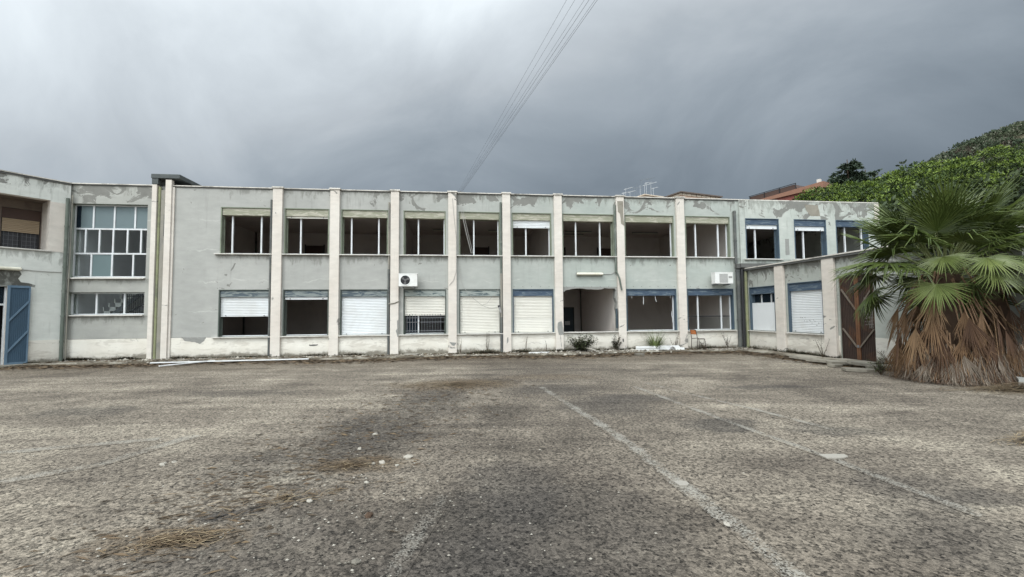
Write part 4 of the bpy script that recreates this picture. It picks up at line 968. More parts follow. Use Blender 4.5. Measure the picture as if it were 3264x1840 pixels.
for i, (x, y, sx, sy, rz, lb, z, tl) in enumerate([(9.05, 12.0, .75, .34, -.25, 'pale stone slab on the asphalt in front of the rusty gate', .01, (0, .03)), (9.75, 12.75, .7, .3, -.5, 'tilted stone slab before the right leaf of the rusty gate', .07, (.05, .12)),
        (9.80, 12.25, .6, .25, -.2, 'grey slab between the rusty gate and the palm skirt', .06, (.02, -.06)), (9.38, 13.2, .62, .30, .1, 'stone slab at the left foot of the rusty gate', .06, (0, .04)), (9.33, 13.75, .8, .28, -1.2, 'long slab along the wall between the gate and the shuttered window', .06, (.03, 0)),
        (9.30, 14.7, .7, .26, -1.3, 'slab beneath the annex shutter speckled with small holes', .055, (0, .03)), (9.15, 13.0, .45, .22, .4, 'small broken slab in front of the gate slabs', .012, (.02, .03))]):
    fragment('stone_slab', (x, y, z), sx, sy, .07, rz, 'slab_stone', lb, 'slab', tl, 'stone slabs before the annex', i)
fragment('stone_slab', (10.72, 9.32, .05), .75, .40, .06, -.5, 'cement', 'grey slab leaning on fallen fronds right of the palm skirt', 'slab', (.25, .1), 'stone slabs before the annex', 20)
# rubble along the wall below the torn-out window
G2 = 'rubble heaped below the torn-out window'
random.seed(21)
spots = [(2.55, -.62, .10), (3.05, -.42, .13), (3.28, -.66, .09), (3.55, -.40, .14), (3.85, -.52, .12), (4.05, -.30, .10), (4.62, -.30, .13), (4.80, -.46, .14), (4.98, -.36, .10), (2.25, -.50, .08), (1.85, -1.25, .10), (2.15, -1.42, .09), (2.55, -1.30, .11), (2.95, -1.45, .08), (4.35, -.62, .08)]
words = ['first', 'second', 'third', 'fourth', 'fifth', 'sixth', 'seventh', 'eighth', 'ninth', 'tenth', 'eleventh', 'twelfth', 'thirteenth', 'fourteenth', 'fifteenth']
order = sorted(range(len(spots)), key=lambda k: spots[k][0])
for rank, k in enumerate(order):
    s_, d_, r_ = spots[k]; q = facade(s_, d_)
    stone((q[0], q[1], .05 if d_ > -.95 else 0), r_*.8, '%s lump of rubble from the left below the torn-out window' % words[rank], 'rubble' if k % 3 else 'rock', 60+k, .5, G2, 'rubble_lump')
fragment('plaster_sheet', (*facade(.95, -.62)[:2], .052), .85, .20, .03, .2, 'white_board', 'flat white broken sheet lying under the closed shutter with the plain lower half', 'sheet')
fragment('plaster_sheet', (*facade(3.0, -.55)[:2], .16), .55, .10, .03, -.4, 'rubble', 'splintered board on the rubble beside the dark bush', 'sheet', (.1, .2))
fragment('plaster_sheet', (*facade(-3.9, -.45)[:2], .052), .55, .22, .05, .1, 'tile_white', 'flat white stone at the wall foot under the barred window', 'sheet')
fragment('plaster_sheet', (*facade(4.5, -1.9)[:2], .004), .4, .16, .08, .3, 'rock', 'grey broken block on the asphalt in front of the white board', 'sheet')
# white boards by the wall
q = facade(4.98, -.42); r = empty('white_board', 'long white board lying at the wall foot before the grass tuft', 'board', (q[0], q[1], .05), AL+.02)
MB().box(0, 1.0, 0, .06, 0, .17).build('board', M['white_board'], r, bevel=.006); MB().box(0, 1.0, -.012, -.001, .07, .082).build('groove', M['ac_grey'], r)
q = facade(6.0, -.42); r = empty('white_board', 'shorter white board with a stepped end beside the school chair', 'board', (q[0], q[1], .05), AL+.02)
MB().prism([(0, 0), (1.05, 0), (1.05, .09), (.88, .10), (.80, .18), (0, .18)], 0, .06).build('board', M['white_board'], r, bevel=.006)
MB().tube([(.42, -.03, .0), (.44, -.035, .09), (.52, -.04, .12), (.6, -.035, .08), (.62, -.03, .0)], .028, 8).build('bent_piece', M['ac_grey'], r)
# pale slats lying along the pavement edge
for (a, b, lb) in (((-8.99, 15.62), (-12.0, 15.18), 'long white slat lying along the pavement at the left'), ((-10.18, 15.65), (-10.95, 14.2), 'white slat lying askew off the pavement edge'), ((-7.1, 15.95), (-10.0, 15.52), 'thin pale slat lying along the wall left of the first open window')):
    tag(MB().bar((*a, .075), (*b, .06), .07, .03).build('fallen_slat', M['white_board']), lb, 'slat', 'fallen shutter slats on the pavement')
# school chair
q = facade(7.72, -.28); r = empty('school_chair', 'old school chair with an orange plywood back standing against the wall', 'chair', (q[0], q[1], .05), AL-PI/2+.15)
# local: x towards the seat front, y sideways; built with the seat front along +x
def leg(pts): return MB().tube(pts, .013, 8)
SW = .19
for sgn in (-1, 1):
    leg([(-.20, sgn*SW, 0), (-.17, sgn*SW, .43), (-.20, sgn*SW, .62), (-.24, sgn*SW*.96, .80)]).build('leg', M['chair_frame'], r)
    leg([(.20, sgn*SW, 0), (.17, sgn*SW, .43), (.12, sgn*SW, .445), (-.17, sgn*SW, .43)]).build('leg', M['chair_frame'], r)
leg([(-.24, -SW*.96, .80), (-.245, 0, .815), (-.24, SW*.96, .80)]).build('top_rail', M['chair_frame'], r)
bk = MB(); n = 6
for k in range(n):
    y0_, y1_ = -SW+.01+(2*SW-.02)*k/n, -SW+.01+(2*SW-.02)*(k+1)/n
    c0, c1 = -.225-.02*math.cos((k/n-.5)*PI), -.225-.02*math.cos(((k+1)/n-.5)*PI)
    bk.face([(c0+.012, y0_, .62), (c1+.012, y1_, .62), (c1-.012, y1_, .79), (c0-.012, y0_, .79)]); bk.face([(c0, y0_, .79), (c1, y1_, .79), (c1+.024, y1_, .62), (c0+.024, y0_, .62)])
bk.build('backrest', M['wood_orange'], r)
MB().bar((.17, -SW, .40), (.17, SW, .40), .012, .012).build('stretcher', M['chair_frame'], r)
r.rotation_euler.z = AL+.12
# the chair faces right along the wall
# grass tuft, bush, weeds
def tuft(name, loc, n, L, wd, mats, label, cat, spread=.5, bend=.5, seed=0, rad=.15, kind=None):
    random.seed(seed); mb = MB()
    for k in range(n):
        a = rnd(0, 2*PI); el = rnd(.35, 1.5)**.8; d = (math.cos(a)*spread*rnd(.2, 1), math.sin(a)*spread*rnd(.2, 1), el)
        blade(mb, (math.cos(a)*rnd(0, rad), math.sin(a)*rnd(0, rad), 0), d, L*rnd(.5, 1.1), wd*rnd(.7, 1.3), bend*rnd(.3, 1.2), random.randrange(len(mats)), 4)
    o = mb.build(name, mats); o.location = loc; return tag(o, label, cat, kind=kind)
q = facade(5.86, -.22, .05); tuft('grass_clump', q, 340, 1.25, .016, [M['grass_pale'], M['weed_green']], 'tall pale grass clump growing behind the white boards', 'grass', .75, .55, 1)
def bush(name, loc, R, hz, n, leaf, mats, label, cat, seed=0, stems=9, group=None):
    random.seed(seed); r = empty(name, label, cat, loc, 0, group); st_ = MB(); lf = MB()
    for k in range(stems):
        a = rnd(0, 2*PI); tip = Vector((math.cos(a)*R*rnd(.2, 1), math.sin(a)*R*.6*rnd(.2, 1), hz*rnd(.5, 1.05)))
        mid = tip*.5+Vector((rnd(-.05, .05), rnd(-.05, .05), .03)); st_.tube([(0, 0, 0), tuple(mid), tuple(tip)], [.008, .006, .003], 5)
        for j in range(n//stems):
            t = rnd(.25, 1.05); p = (mid*(t*2) if t < .5 else mid+(tip-mid)*(t*2-1)) + Vector((rnd(-1, 1), rnd(-1, 1), rnd(-1, 1)))*.06*R/.4
            p.z = max(.01, p.z)
            d = Vector((rnd(-1, 1), rnd(-1, 1), rnd(-.3, 1))).normalized(); blade(lf, p, d, leaf*rnd(.6, 1.3), leaf*.45, .2, random.randrange(len(mats)), 2)
    st_.build('stem', M['weed_dry'], r); lf.build('foliage', mats, r); return r
bush('bush', facade(2.72, -.35, .05), .66, .60, 2200, .085, [M['weed_dark'], M['weed_dark'], M['weed_green']], 'dark low bush growing below the torn-out window', 'bush', 1, 26)
bush('bush', facade(4.18, -.20, .05), .26, .6, 700, .07, [M['weed_dark']], 'narrow dark bush in the angle of the wall beside the rubble', 'bush', 2, 8)
bush('dry_weed', facade(-1.0, -.05, .05), .10, .95, 130, .035, [M['weed_dry'], M['weed_green']], 'tall thin weed climbing the wall under the closed shutter with loose wires', 'weed', 3, 4)
bush('dry_weed', facade(.55, -.05, .05), .08, .72, 80, .03, [M['weed_dry'], M['weed_green']], 'thin weed climbing the wall under the shutter with the plain lower half', 'weed', 4, 3)
bush('dry_weed', facade(1.36, -.08, .05), .07, .42, 60, .03, [M['weed_dark']], 'short dark weed left of the pilaster beside the torn-out window', 'weed', 5, 3)
bush('dry_weed', facade(6.80, -.12, .05), .30, .62, 70, .06, [M['weed_dry']], 'withered plant between the white boards and the school chair', 'weed', 6, 6)
bush('dry_weed', facade(8.05, -.12, .05), .30, .35, 120, .05, [M['weed_dark'], M['weed_dry']], 'dark weeds growing under and beside the school chair', 'weed', 7, 8)
bush('dry_weed', facade(9.02, -.30, .05), .26, .58, 90, .07, [M['weed_dry'], M['weed_dark']], 'withered plant with dark leaves near the corner drainpipe', 'weed', 8, 6)
bush('dry_weed', facade(-2.05, -.1, .05), .12, .6, 24, .04, [M['straw_pale']], 'pale dry stalks at the foot of the fourth pilaster', 'weed', 9, 5)
bush('dry_weed', tuple(local(A, (4.35, -.25, .05))), .45, .75, 60, .05, [M['weed_dry']], 'bare dry branch leaning on the annex wall left of the rusty gate', 'weed', 10, 5)
bush('bush', (9.1, 11.35, 0), .38, .42, 420, .05, [M['weed_green'], M['weed_dark']], 'small green weed bush at the left foot of the palm skirt', 'bush', 11, 10)
bush('bush', tuple(local(A, (6.6, -.2, 0))), .4, .5, 200, .045, [M['weed_dry'], M['weed_green']], 'straggly weed against the annex wall right of the rusty gate', 'bush', 12, 9)
# weeds and soil in the angle between wall and pavement
random.seed(33); mb = MB()
def foot(parent, x0, x1, yl, n, hmax, front=.0):
    for k in range(n):
        x = rnd(x0, x1); dens = .5+.5*math.sin(x*2.1+math.sin(x*.9)*3)
        if random.random() > .25+.75*dens: continue
        if parent is B and any(a-.02 < x < b+.02 for a, b in pil_list) : yy = yl-.10
        else: yy = yl
        p = local(parent, (x, yy-abs(random.gauss(0, .06))-front, .045)); a = rnd(0, 2*PI)
        blade(mb, p, (math.cos(a)*.8, math.sin(a)*.8, rnd(.3, 1.3)), hmax*rnd(.3, 1)*(.4+.8*dens), rnd(.02, .045), .3, random.choice((0, 0, 0, 1, 2)), 2)
foot(B, -16.1, -13.5, .10, 1600, .24); foot(B, -12.6, 9.6, .08, 9500, .19); foot(B, -2.6, 2.1, -.15, 2200, .28); foot(B, -2.4, -.2, -.35, 900, .30); foot(A, .2, 4.7, .06, 1500, .20); foot(A, 6.1, 9, .06, 900, .22); foot(Wg, -1.0, 0, -.03, 380, .14)
foot(B, 6.2, 10.0, -.15, 1500, .24)
o = mb.build('weeds', [M['weed_dark'], M['weed_dry'], M['litter']]); o['kind'] = 'stuff'; o['label'] = 'dark weeds and dead leaves along the wall foot'
# brown leaf litter swept against the pavement
random.seed(34); mb = MB()
for k in range(11000):
    z_ = .012
    if k < 7000:
        s_ = rnd(-16.5, 10.2); d_ = -1.15-abs(random.gauss(0, .50))-.3*math.sin(s_*.8); q = facade(s_, d_)
    elif k < 9200: xl = rnd(.5, 7.5); v_ = local(A, (xl, -.9-abs(random.gauss(0, .35)), 0)); q = (v_.x, v_.y)
    elif k < 10000: xl = rnd(-3, 0); v_ = local(Wg, (xl, -.7-abs(random.gauss(0, .35)), 0)); q = (v_.x, v_.y)
    else:
        s_ = rnd(-16, 10); q = facade(s_, rnd(-.95, -.1)); z_ = .058
    a = rnd(-.5, .5)+AL + (PI if random.random() < .5 else 0); L = rnd(.05, .32); w_ = rnd(.008, .03)
    c, s2_ = math.cos(a)*L/2, math.sin(a)*L/2; nx, ny = -math.sin(a)*w_, math.cos(a)*w_
    i = len(mb.v); h = rnd(0, .03)
    mb.v += [(q[0]-c, q[1]-s2_, z_), (q[0]-nx, q[1]-ny, z_+h), (q[0]+c, q[1]+s2_, z_+h*.4), (q[0]+nx, q[1]+ny, z_+h*.2)]; mb.f.append((i, i+1, i+2, i+3)); mb.mi.append(random.choice((0, 0, 1, 2)))
o = mb.build('leaf_litter', [M['litter'], M['straw'], M['weed_dry']]); o['kind'] = 'stuff'; o['label'] = 'brown leaf litter swept along the pavement edge'
# dry leaf scraps trodden into the yard between the straw piles
random.seed(36); mb = MB()
for k in range(1500):
    t_ = random.random(); x = -2.7+1.5*t_**.8+random.gauss(0, .45+.35*t_); y = 3.0+7.5*t_+random.gauss(0, .5)
    if y < 2.3: continue
    a = rnd(-.5, .9)+(PI if k % 2 else 0); L = rnd(.03, .16); w_ = rnd(.004, .012)
    c, s2_ = math.cos(a)*L/2, math.sin(a)*L/2; nx, ny = -math.sin(a)*w_, math.cos(a)*w_; i = len(mb.v)
    mb.v += [(x-c, y-s2_, .006), (x-nx, y-ny, .006+rnd(0, .012)), (x+c, y+s2_, .008), (x+nx, y+ny, .007)]; mb.f.append((i, i+1, i+2, i+3)); mb.mi.append(random.choice((0, 0, 0, 1, 2)))
o = mb.build('dry_leaf_scraps', [M['litter'], M['straw'], M['weed_dry']]); o['kind'] = 'stuff'; o['label'] = 'dry leaf scraps scattered over the dark stain in the yard'
# chips and grit over the yard
random.seed(35); mb = MB()
for k in range(2400):
    if k < 1500: x, y = random.gauss(-1.9, 1.3), 2.2+abs(random.gauss(0, 2.6))
    else: x, y = rnd(-13, 11), rnd(2.2, 15)
    if x > 8.2 and y > 8: continue
    r_ = rnd(.003, .010)*(1+y*.03); a = rnd(0, 6); i = len(mb.v)
    pts = [(x+r_*1.3*math.cos(a+t), y+r_*math.sin(a+t)) for t in (0, 1.7, 3.1, 4.6)]
    mb.v += [(px, py, .003) for px, py in pts]+[(x, y, .004+r_*.7)]
    for j in range(4): mb.f.append((i+j, i+(j+1) % 4, i+4)); mb.mi.append(0 if k % 6 < 1 else 1)
for k in range(2600):
    s_ = rnd(-16, 9.9) if k < 1300 else random.choice((rnd(-1, 6.5), rnd(1.5, 5.2), rnd(8, 10))); q = facade(s_, -abs(random.gauss(0, .45))-.02); x, y = q[0], q[1]
    r_ = rnd(.012, .045)*(1 if k % 7 else 1.7); a = rnd(0, 6); i = len(mb.v)
    for t_ in (0, 1.7, 3.1, 4.6): mb.v.append((x+r_*1.3*math.cos(a+t_), y+r_*math.sin(a+t_), .046))
    mb.v.append((x+r_*.3, y, .05+r_*rnd(.5, 1.1)))
    for j in range(4): mb.f.append((i+j, i+(j+1) % 4, i+4)); mb.mi.append(0 if k % 3 == 0 else 1)
o = mb.build('gravel', [M['rubble'], M['rock']]); o['kind'] = 'stuff'; o['label'] = 'loose pale chips of plaster and stone strewn over the asphalt'

# ------------------------------------------------------------------ palms
def fan_mesh(name, pet, L, nseg, spread, droop, fold, mats, seed, petr=.016, pcurve=.12, torn=.0, blade_tilt=0.0):
    """petiole along +x bending down, then a fan of ribbed leaflets joined for the inner part"""
    random.seed(seed); mb = MB()
    pts = [(pet*t, 0, -pcurve*pet*t*t) for t in (0, .33, .66, 1.0)]
    mb.tube(pts, [petr*1.3, petr, petr*.8, petr*.6], 6, 1)
    hub = Vector(pts[-1]); da = spread/nseg; ct, st_ = math.cos(blade_tilt), math.sin(blade_tilt)
    stn = (0.0, .22, .45, .70, .88, 1.0)
    for k in range(nseg):
        a = -spread/2+da*(k+.5)+rnd(-.02, .02); l = L*(1-.28*(abs(a)/(spread/2))**2)*rnd(.9, 1.06)
        dr = droop*rnd(.6, 1.6); tw = rnd(-.12, .12); i = len(mb.v); brk = rnd(.5, .8) if random.random() < torn else 2
        for t in stn:
            q = l*t; wd = q*da*.54 if t <= .45 else l*.45*da*.54*(1-(t-.45)/.55)**.8+.001
            an = a+tw*max(0, t-.4); r_ = q
            x, y = r_*math.cos(an), r_*math.sin(an); zz = -dr*l*max(0, t-.3)**2*1.6
            if t > brk: zz -= (t-brk)*l*.8; x *= .93; y *= .93
            ux, uy = -math.sin(an), math.cos(an)
            for sx, up_ in ((-1, 0), (0, 1), (1, 0)):
                X, Y, Z = x+ux*wd*sx, y+uy*wd*sx, zz+up_*wd*fold
                mb.v.append((hub.x+X*ct+Z*st_, hub.y+Y, hub.z-X*st_+Z*ct))
        for j in range(len(stn)-1):
            b0, b1 = i+j*3, i+(j+1)*3
            mb.f += [(b0, b0+1, b1+1, b1), (b0+1, b0+2, b1+2, b1+1)]; mb.mi += [0 if j < 4 or len(mats) < 3 else 2]*2
    me = bpy.data.meshes.new(name); me.from_pydata(mb.v, [], mb.f)
    for m in mats: me.materials.append(m)
    me.polygons.foreach_set('material_index', mb.mi); me.update(); return me
_G, _L, _P = M['palm_green'], M['palm_light'], M['petiole']
GM = [fan_mesh('frond', 1.15, .86, 42, 4.8, .10, .8, [_G, _P, _L], 1, blade_tilt=.06, torn=.06),
      fan_mesh('frond', 1.15, .90, 42, 4.3, .18, .8, [_G, _P, _L], 2, blade_tilt=.38, torn=.12),
      fan_mesh('frond', 1.2, .88, 40, 4.0, .28, .8, [_G, _P, _L], 3, blade_tilt=.70, torn=.2),
      fan_mesh('frond', .9, 1.0, 34, 3.0, .04, .8, [_L, _P, _L], 4, pcurve=.03, blade_tilt=.02),
      fan_mesh('frond', 1.15, .9, 40, 3.8, .30, .8, [_L, _P, _L], 5, blade_tilt=.62, torn=.15),
      fan_mesh('frond', .75, 1.05, 16, .75, .02, .9, [_L, _P, _L], 6, pcurve=.02, torn=.25),
      fan_mesh('frond', 1.2, .85, 42, 3.6, .16, .8, [_L, _P, _L], 7, pcurve=.22, blade_tilt=1.05, torn=.1)]
_d, _p, _g, _k, _y = M['palm_dead'], M['palm_dead_pale'], M['palm_dead_grey'], M['palm_dead_dark'], M['petiole_dry']
DM = [fan_mesh('dead_frond', .95, .92, 26, .95, .0, 1.1, [_d, _y, _p], 11, pcurve=.06, torn=.1, blade_tilt=.40),
      fan_mesh('dead_frond', .90, .88, 24, 1.10, .0, 1.1, [_p, _y, _d], 12, pcurve=.06, torn=.1, blade_tilt=.40),
      fan_mesh('dead_frond', .95, .92, 24, .9, .0, 1.1, [_k, _y, _d], 14, pcurve=.06, torn=.15, blade_tilt=.40),
      fan_mesh('dead_frond', .80, .88, 26, 1.0, .0, 1.1, [_g, _y, _g], 13, pcurve=.06, torn=.3, blade_tilt=.38),
      fan_mesh('dead_frond', .75, .90, 24, 1.1, .0, 1.1, [_d, _y, _g], 15, pcurve=.06, torn=.3, blade_tilt=.38),
      fan_mesh('dead_frond', .60, .70, 26, 1.25, -.10, 1.0, [_g, _y, _g], 16, pcurve=.02, torn=.3, blade_tilt=.22)]
def put(me, parent, name, loc, az, el, roll=0.0, s=1.0):
    o = bpy.data.objects.new(name, me); COL.objects.link(o); o.parent = parent
    o.matrix_local = Matrix.Translation(loc) @ Matrix.Rotation(az, 4, 'Z') @ Matrix.Rotation(-el, 4, 'Y') @ Matrix.Rotation(roll, 4, 'X') @ Matrix.Scale(s, 4)
    return o
def palm(loc, label, hz, fr, skirt, R, seed, sc_=1.0):
    random.seed(seed); r = empty('palm_tree', label, 'palm tree', loc)
    MB().tube([(0, 0, 0), (.02, .0, hz*.5), (0, 0, hz)], [.52*sc_, .40*sc_, .26*sc_], 12).build('trunk', M['trunk'], r)
    for (az, el, k, s, roll) in fr: put(GM[k], r, 'frond', (math.cos(az)*.12, math.sin(az)*.12, hz-.1+.2*max(0, el)), az, el, roll, s*sc_)
    # the skirt: rings of dead leaves whose stalks hang from the trunk, each ring lower, older and farther out
    for n, zb, rb, el0, kinds, s0 in skirt:
        for k in range(n):
            az = 2*PI*k/n+rnd(-.3, .3)
            put(DM[random.choice(kinds)], r, 'dead_frond', (math.cos(az)*rb*R, math.sin(az)*rb*R, zb+rnd(-.17, .13)), az, el0+rnd(-.10, .13), rnd(-.5, .5), s0*rnd(.82, 1.1))
    # loose fibres and split leaf tips that fill the skirt down to the ground
    mb = MB()
    for k in range(3400):
        az = rnd(0, 2*PI); zt = rnd(.06, 1.0)**1.35*.85+.03; q = R*(1.0-.22*zt)*rnd(.72, 1.03)+.06; L = min(zt, rnd(.2, .6))
        c_, s_ = math.cos(az), math.sin(az); p0 = Vector((c_*q, s_*q, zt)); out_ = rnd(-.05, .16)+.10*max(0, .5-zt)
        p1 = p0+Vector((c_*out_*.5+rnd(-.05, .05), s_*out_*.5+rnd(-.05, .05), -L*.55)); p2 = p0+Vector((c_*out_+rnd(-.10, .10), s_*out_+rnd(-.10, .10), -L))
        p2.z = max(.015, p2.z); w2 = Vector((-s_, c_, 0))*rnd(.003, .0075); i = len(mb.v); m_ = (random.choice((1, 1, 1, 0, 2, 2))) if zt < .75 else random.choice((0, 2, 2, 1))
        mb.v += [tuple(p0-w2*.6), tuple(p0+w2*.6), tuple(p1+w2), tuple(p1-w2), tuple(p2)]
        mb.f += [(i, i+1, i+2, i+3), (i+3, i+2, i+4)]; mb.mi += [m_, m_]
    mb.build('skirt_fibre', [M['palm_dead'], M['palm_dead_grey'], M['palm_dead_dark']], r)
    return r
SK = [(19, 2.40, .36, -1.02, (0, 1, 0, 2), 1.0), (21, 2.12, .46, -1.10, (0, 2, 2, 1), 1.02), (20, 1.70, .56, -1.14, (4, 3, 0, 2), .95), (21, 1.25, .66, -1.16, (3, 3, 4), .82), (17, .80, .74, -1.16, (5, 5, 3), .66)]
rd = math.radians
def deg(*rows): return [(rd(a), rd(e), k, s, rd(r)) for a, e, k, s, r in rows]
# azimuth 0 = picture right, 90 = away from the viewer, -90 = towards the viewer
fr = deg((-118, 79, 0, 1.05, 5), (-48, 66, 0, 1.1, -10), (-150, 66, 0, 1.0, 8), (-20, 52, 0, 1.05, 10), (-90, 58, 1, .9, 0), (-165, 52, 1, 1.05, -20), (55, 52, 0, 1.1, 8), (118, 52, 0, 1.1, -8), (0, 30, 1, 1.05, -10), (180, 30, 1, .98, 12), (-100, 26, 6, .85, 10), (-70, 24, 6, .85, -10), (-75, 70, 0, .95, 25), (-105, 66, 0, .9, -25), (10, 72, 0, 1.0, -6), (-35, 62, 1, 1.0, -14), (-140, 52, 0, .95, 14), (75, 24, 1, 1.0, 6), (105, 26, 1, 1.0, -6), (50, 20, 1, 1.05, 0), (135, 22, 1, 1.05, 0), (-135, 30, 6, .8, 8), (-40, 26, 6, .85, -6), (-85, 36, 1, .7, 20), (-110, 20, 4, .62, -15), (-65, 18, 4, .66, 12), (100, 82, 5, .95, 0), (-30, 84, 5, 1.0, 20), (60, 72, 3, 1.05, 10), (130, 64, 0, 1.05, -12), (15, 60, 0, 1.05, 8), (168, 62, 0, 1.0, -8), (-62, 56, 0, 1.0, 14), (-128, 60, 0, .98, -16), (35, 66, 3, 1.05, 4), (150, 72, 5, .95, 0),
         (4, 42, 0, 1.08, 18), (40, 38, 1, 1.05, 5), (80, 44, 0, 1.0, 0), (140, 40, 0, 1.05, -5), (178, 44, 0, 1.02, -16), (-152, 40, 1, .98, -12), (-25, 38, 1, 1.05, 12), (-112, 42, 1, .85, -8), (-72, 40, 1, .85, 8),
         (-2, 16, 1, 1.08, 10), (28, 14, 2, 1.1, 0), (70, 10, 2, 1.0, 0), (115, 12, 2, 1.0, 0), (152, 16, 1, 1.05, 0), (184, 20, 1, 1.05, -10), (-160, 16, 1, .9, -8), (-26, 10, 2, 1.0, 8), (-12, -6, 4, 1.0, 5),
         (-92, 14, 6, .80, 0), (-138, 2, 6, .85, -8), (-46, -2, 6, .95, 8), (150, -6, 2, .95, 0), (12, -18, 2, 1.0, 0), (60, -12, 2, 1.0, 0), (120, -12, 2, 1.0, 0))
palm((9.90, 10.4, 0), 'large fan palm with a thick skirt of dead brown leaves before the rusty gate', 2.42, fr, SK, 1.0, 5)
fr2 = deg((90, 78, 3, .95, 0), (40, 60, 0, 1.0, 8), (140, 58, 0, .95, -8), (-70, 62, 0, .9, 6), (-130, 55, 0, .9, -8), (10, 38, 1, 1.0, 8), (65, 35, 1, 1.0, 0), (110, 34, 1, 1.0, 0), (170, 36, 1, .95, -8), (-30, 34, 1, 1.0, 8), (-100, 34, 2, .8, 0),
          (0, 8, 2, 1.0, 0), (35, 5, 2, 1.0, 0), (90, 8, 2, 1.0, 0), (150, 5, 2, .95, 0), (-150, 8, 2, .9, 0), (-35, 4, 2, .95, 0), (-10, -18, 4, .95, 0), (200, -8, 2, .9, 0))
SK2 = [(13, 2.3, .25, -1.0, (2, 0, 2), .90), (15, 1.8, .38, -1.05, (2, 4, 0), .92), (16, 1.3, .5, -1.1, (2, 4, 3), .85), (16, .75, .66, -1.1, (5, 4), .62)]
palm((11.15, 10.6, 0), 'second fan palm with darker dead leaves at the right edge of the yard', 2.3, fr2, SK2, .95, 6, .95)

# ------------------------------------------------------------------ trees behind
def leaf_quad(mb, p, d, L, wd, m):
    d = Vector(d).normalized(); a = d.cross(Vector((rnd(-1, 1), rnd(-1, 1), rnd(-1, 1)))); a = a.normalized() if a.length > 1e-3 else Vector((1, 0, 0))
    p = Vector(p); i = len(mb.v)
    mb.v += [tuple(p-a*wd*.25), tuple(p+a*wd*.25), tuple(p+d*L*.6+a*wd*.5), tuple(p+d*L), tuple(p+d*L*.6-a*wd*.5)]
    mb.f.append((i, i+1, i+2, i+3, i+4)); mb.mi.append(m)
def stone_pine(loc, hz, R, thick, label, seed, ntuft=620, slope=0.0):
    """umbrella crown: tufts of upswept needles laid over a dome, gaps between"""
    random.seed(seed); r = empty('stone_pine', label, 'pine tree', loc, 0, 'stone pines behind the annex'); cz = hz-thick
    tr_ = MB().tube([(0, 0, 0), (.2, .1, cz*.5), (0, 0, cz+.3)], [.34, .27, .20], 10)
    for k in range(9):
        a = 2*PI*k/9+rnd(-.2, .2); q = R*rnd(.45, .8); tr_.tube([(0, 0, cz-.6), (math.cos(a)*q*.5, math.sin(a)*q*.5, cz+.2), (math.cos(a)*q, math.sin(a)*q, cz+thick*.45)], [.12, .08, .04], 6)
    tr_.build('trunk', M['bark'], r)
    mb = MB()
    for k in range(ntuft):
        a = rnd(0, 2*PI); q = math.sqrt(random.random()); lv = random.random()
        lump = .16*math.sin(a*5+seed)+.10*math.sin(a*11+q*7)
        rr = R*(q*(1+lump*.5)); ztop = cz+thick*(1-.85*q**2.2)+thick*.16*math.sin(a*4+q*9+seed)
        z = ztop if lv < .62 else ztop-thick*rnd(.15, .75)*(1-.3*q)
        c = Vector((rr*math.cos(a), rr*math.sin(a), z+slope*rr*math.cos(a))); sz = rnd(.48, .80)
        m = random.choice((0, 0, 0, 1)) if lv < .62 else random.choice((1, 2, 2))  # tufts lower in the crown get darker needles, shade put into the colour
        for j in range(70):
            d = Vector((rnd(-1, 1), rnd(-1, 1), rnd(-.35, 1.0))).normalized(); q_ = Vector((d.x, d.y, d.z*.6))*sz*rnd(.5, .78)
            leaf_quad(mb, c+q_, d+Vector((rnd(-.7, .7), rnd(-.7, .7), rnd(-.2, .7))), sz*rnd(.16, .28), sz*.10, (m if d.z > .1 else 2) if random.random() < .85 else min(2, m+1))  # tuft undersides take the darkest needles: painted shade
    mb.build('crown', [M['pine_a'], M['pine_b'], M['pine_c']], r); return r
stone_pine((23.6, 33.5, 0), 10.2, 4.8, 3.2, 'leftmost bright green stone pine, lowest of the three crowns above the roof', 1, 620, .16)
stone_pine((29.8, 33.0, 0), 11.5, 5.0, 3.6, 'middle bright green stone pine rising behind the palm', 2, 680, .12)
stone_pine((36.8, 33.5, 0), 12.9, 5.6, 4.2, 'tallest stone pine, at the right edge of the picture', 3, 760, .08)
def tree(name, loc, hz, R, label, mats, seed, n=420, leaf=.28, cat='tree', base=.25, group=None):
    random.seed(seed); r = empty(name, label, cat, loc, 0, group)
    t_ = MB().tube([(0, 0, 0), (.1, 0, hz*.4), (0, .05, hz*.75)], [.22, .16, .07], 8)
    for k in range(7):
        a = rnd(0, 2*PI); z = hz*rnd(.25, .6); t_.tube([(0, 0, z), (math.cos(a)*R*.4, math.sin(a)*R*.4, z+hz*.12), (math.cos(a)*R*.75, math.sin(a)*R*.75, z+hz*.2)], [.07, .05, .02], 5)
    t_.build('trunk', M['bark'], r); mb = MB(); lob = [(rnd(0, 2*PI), rnd(.2, .7), rnd(base+.1, .95), rnd(.3, .5)) for _ in range(13)]
    for k in range(n):
        a, q, z, s = random.choice(lob)
        c = Vector((math.cos(a)*q*R, math.sin(a)*q*R, z*hz)); d = Vector((random.gauss(0, 1), random.gauss(0, 1), random.gauss(0, .8))).normalized(); c += d*s*R*rnd(.5, 1.0)
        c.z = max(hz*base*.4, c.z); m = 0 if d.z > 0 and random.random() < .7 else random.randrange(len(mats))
        for j in range(10): e = Vector((rnd(-1, 1), rnd(-1, 1), rnd(-.6, 1))).normalized(); leaf_quad(mb, c+e*rnd(0, .32), e+d*.5, leaf*rnd(.6, 1.2), leaf*.55, m)
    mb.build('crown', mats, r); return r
GB = 'dark trees behind the annex roof'
SM = [M['shrub_a'], M['shrub_b'], M['shrub_b']]
tree('broadleaf_tree', (19.6, 23.5, 0), 6.7, 2.6, 'dark leafy tree directly behind the right end of the main building', SM, 4, 700, group=GB)
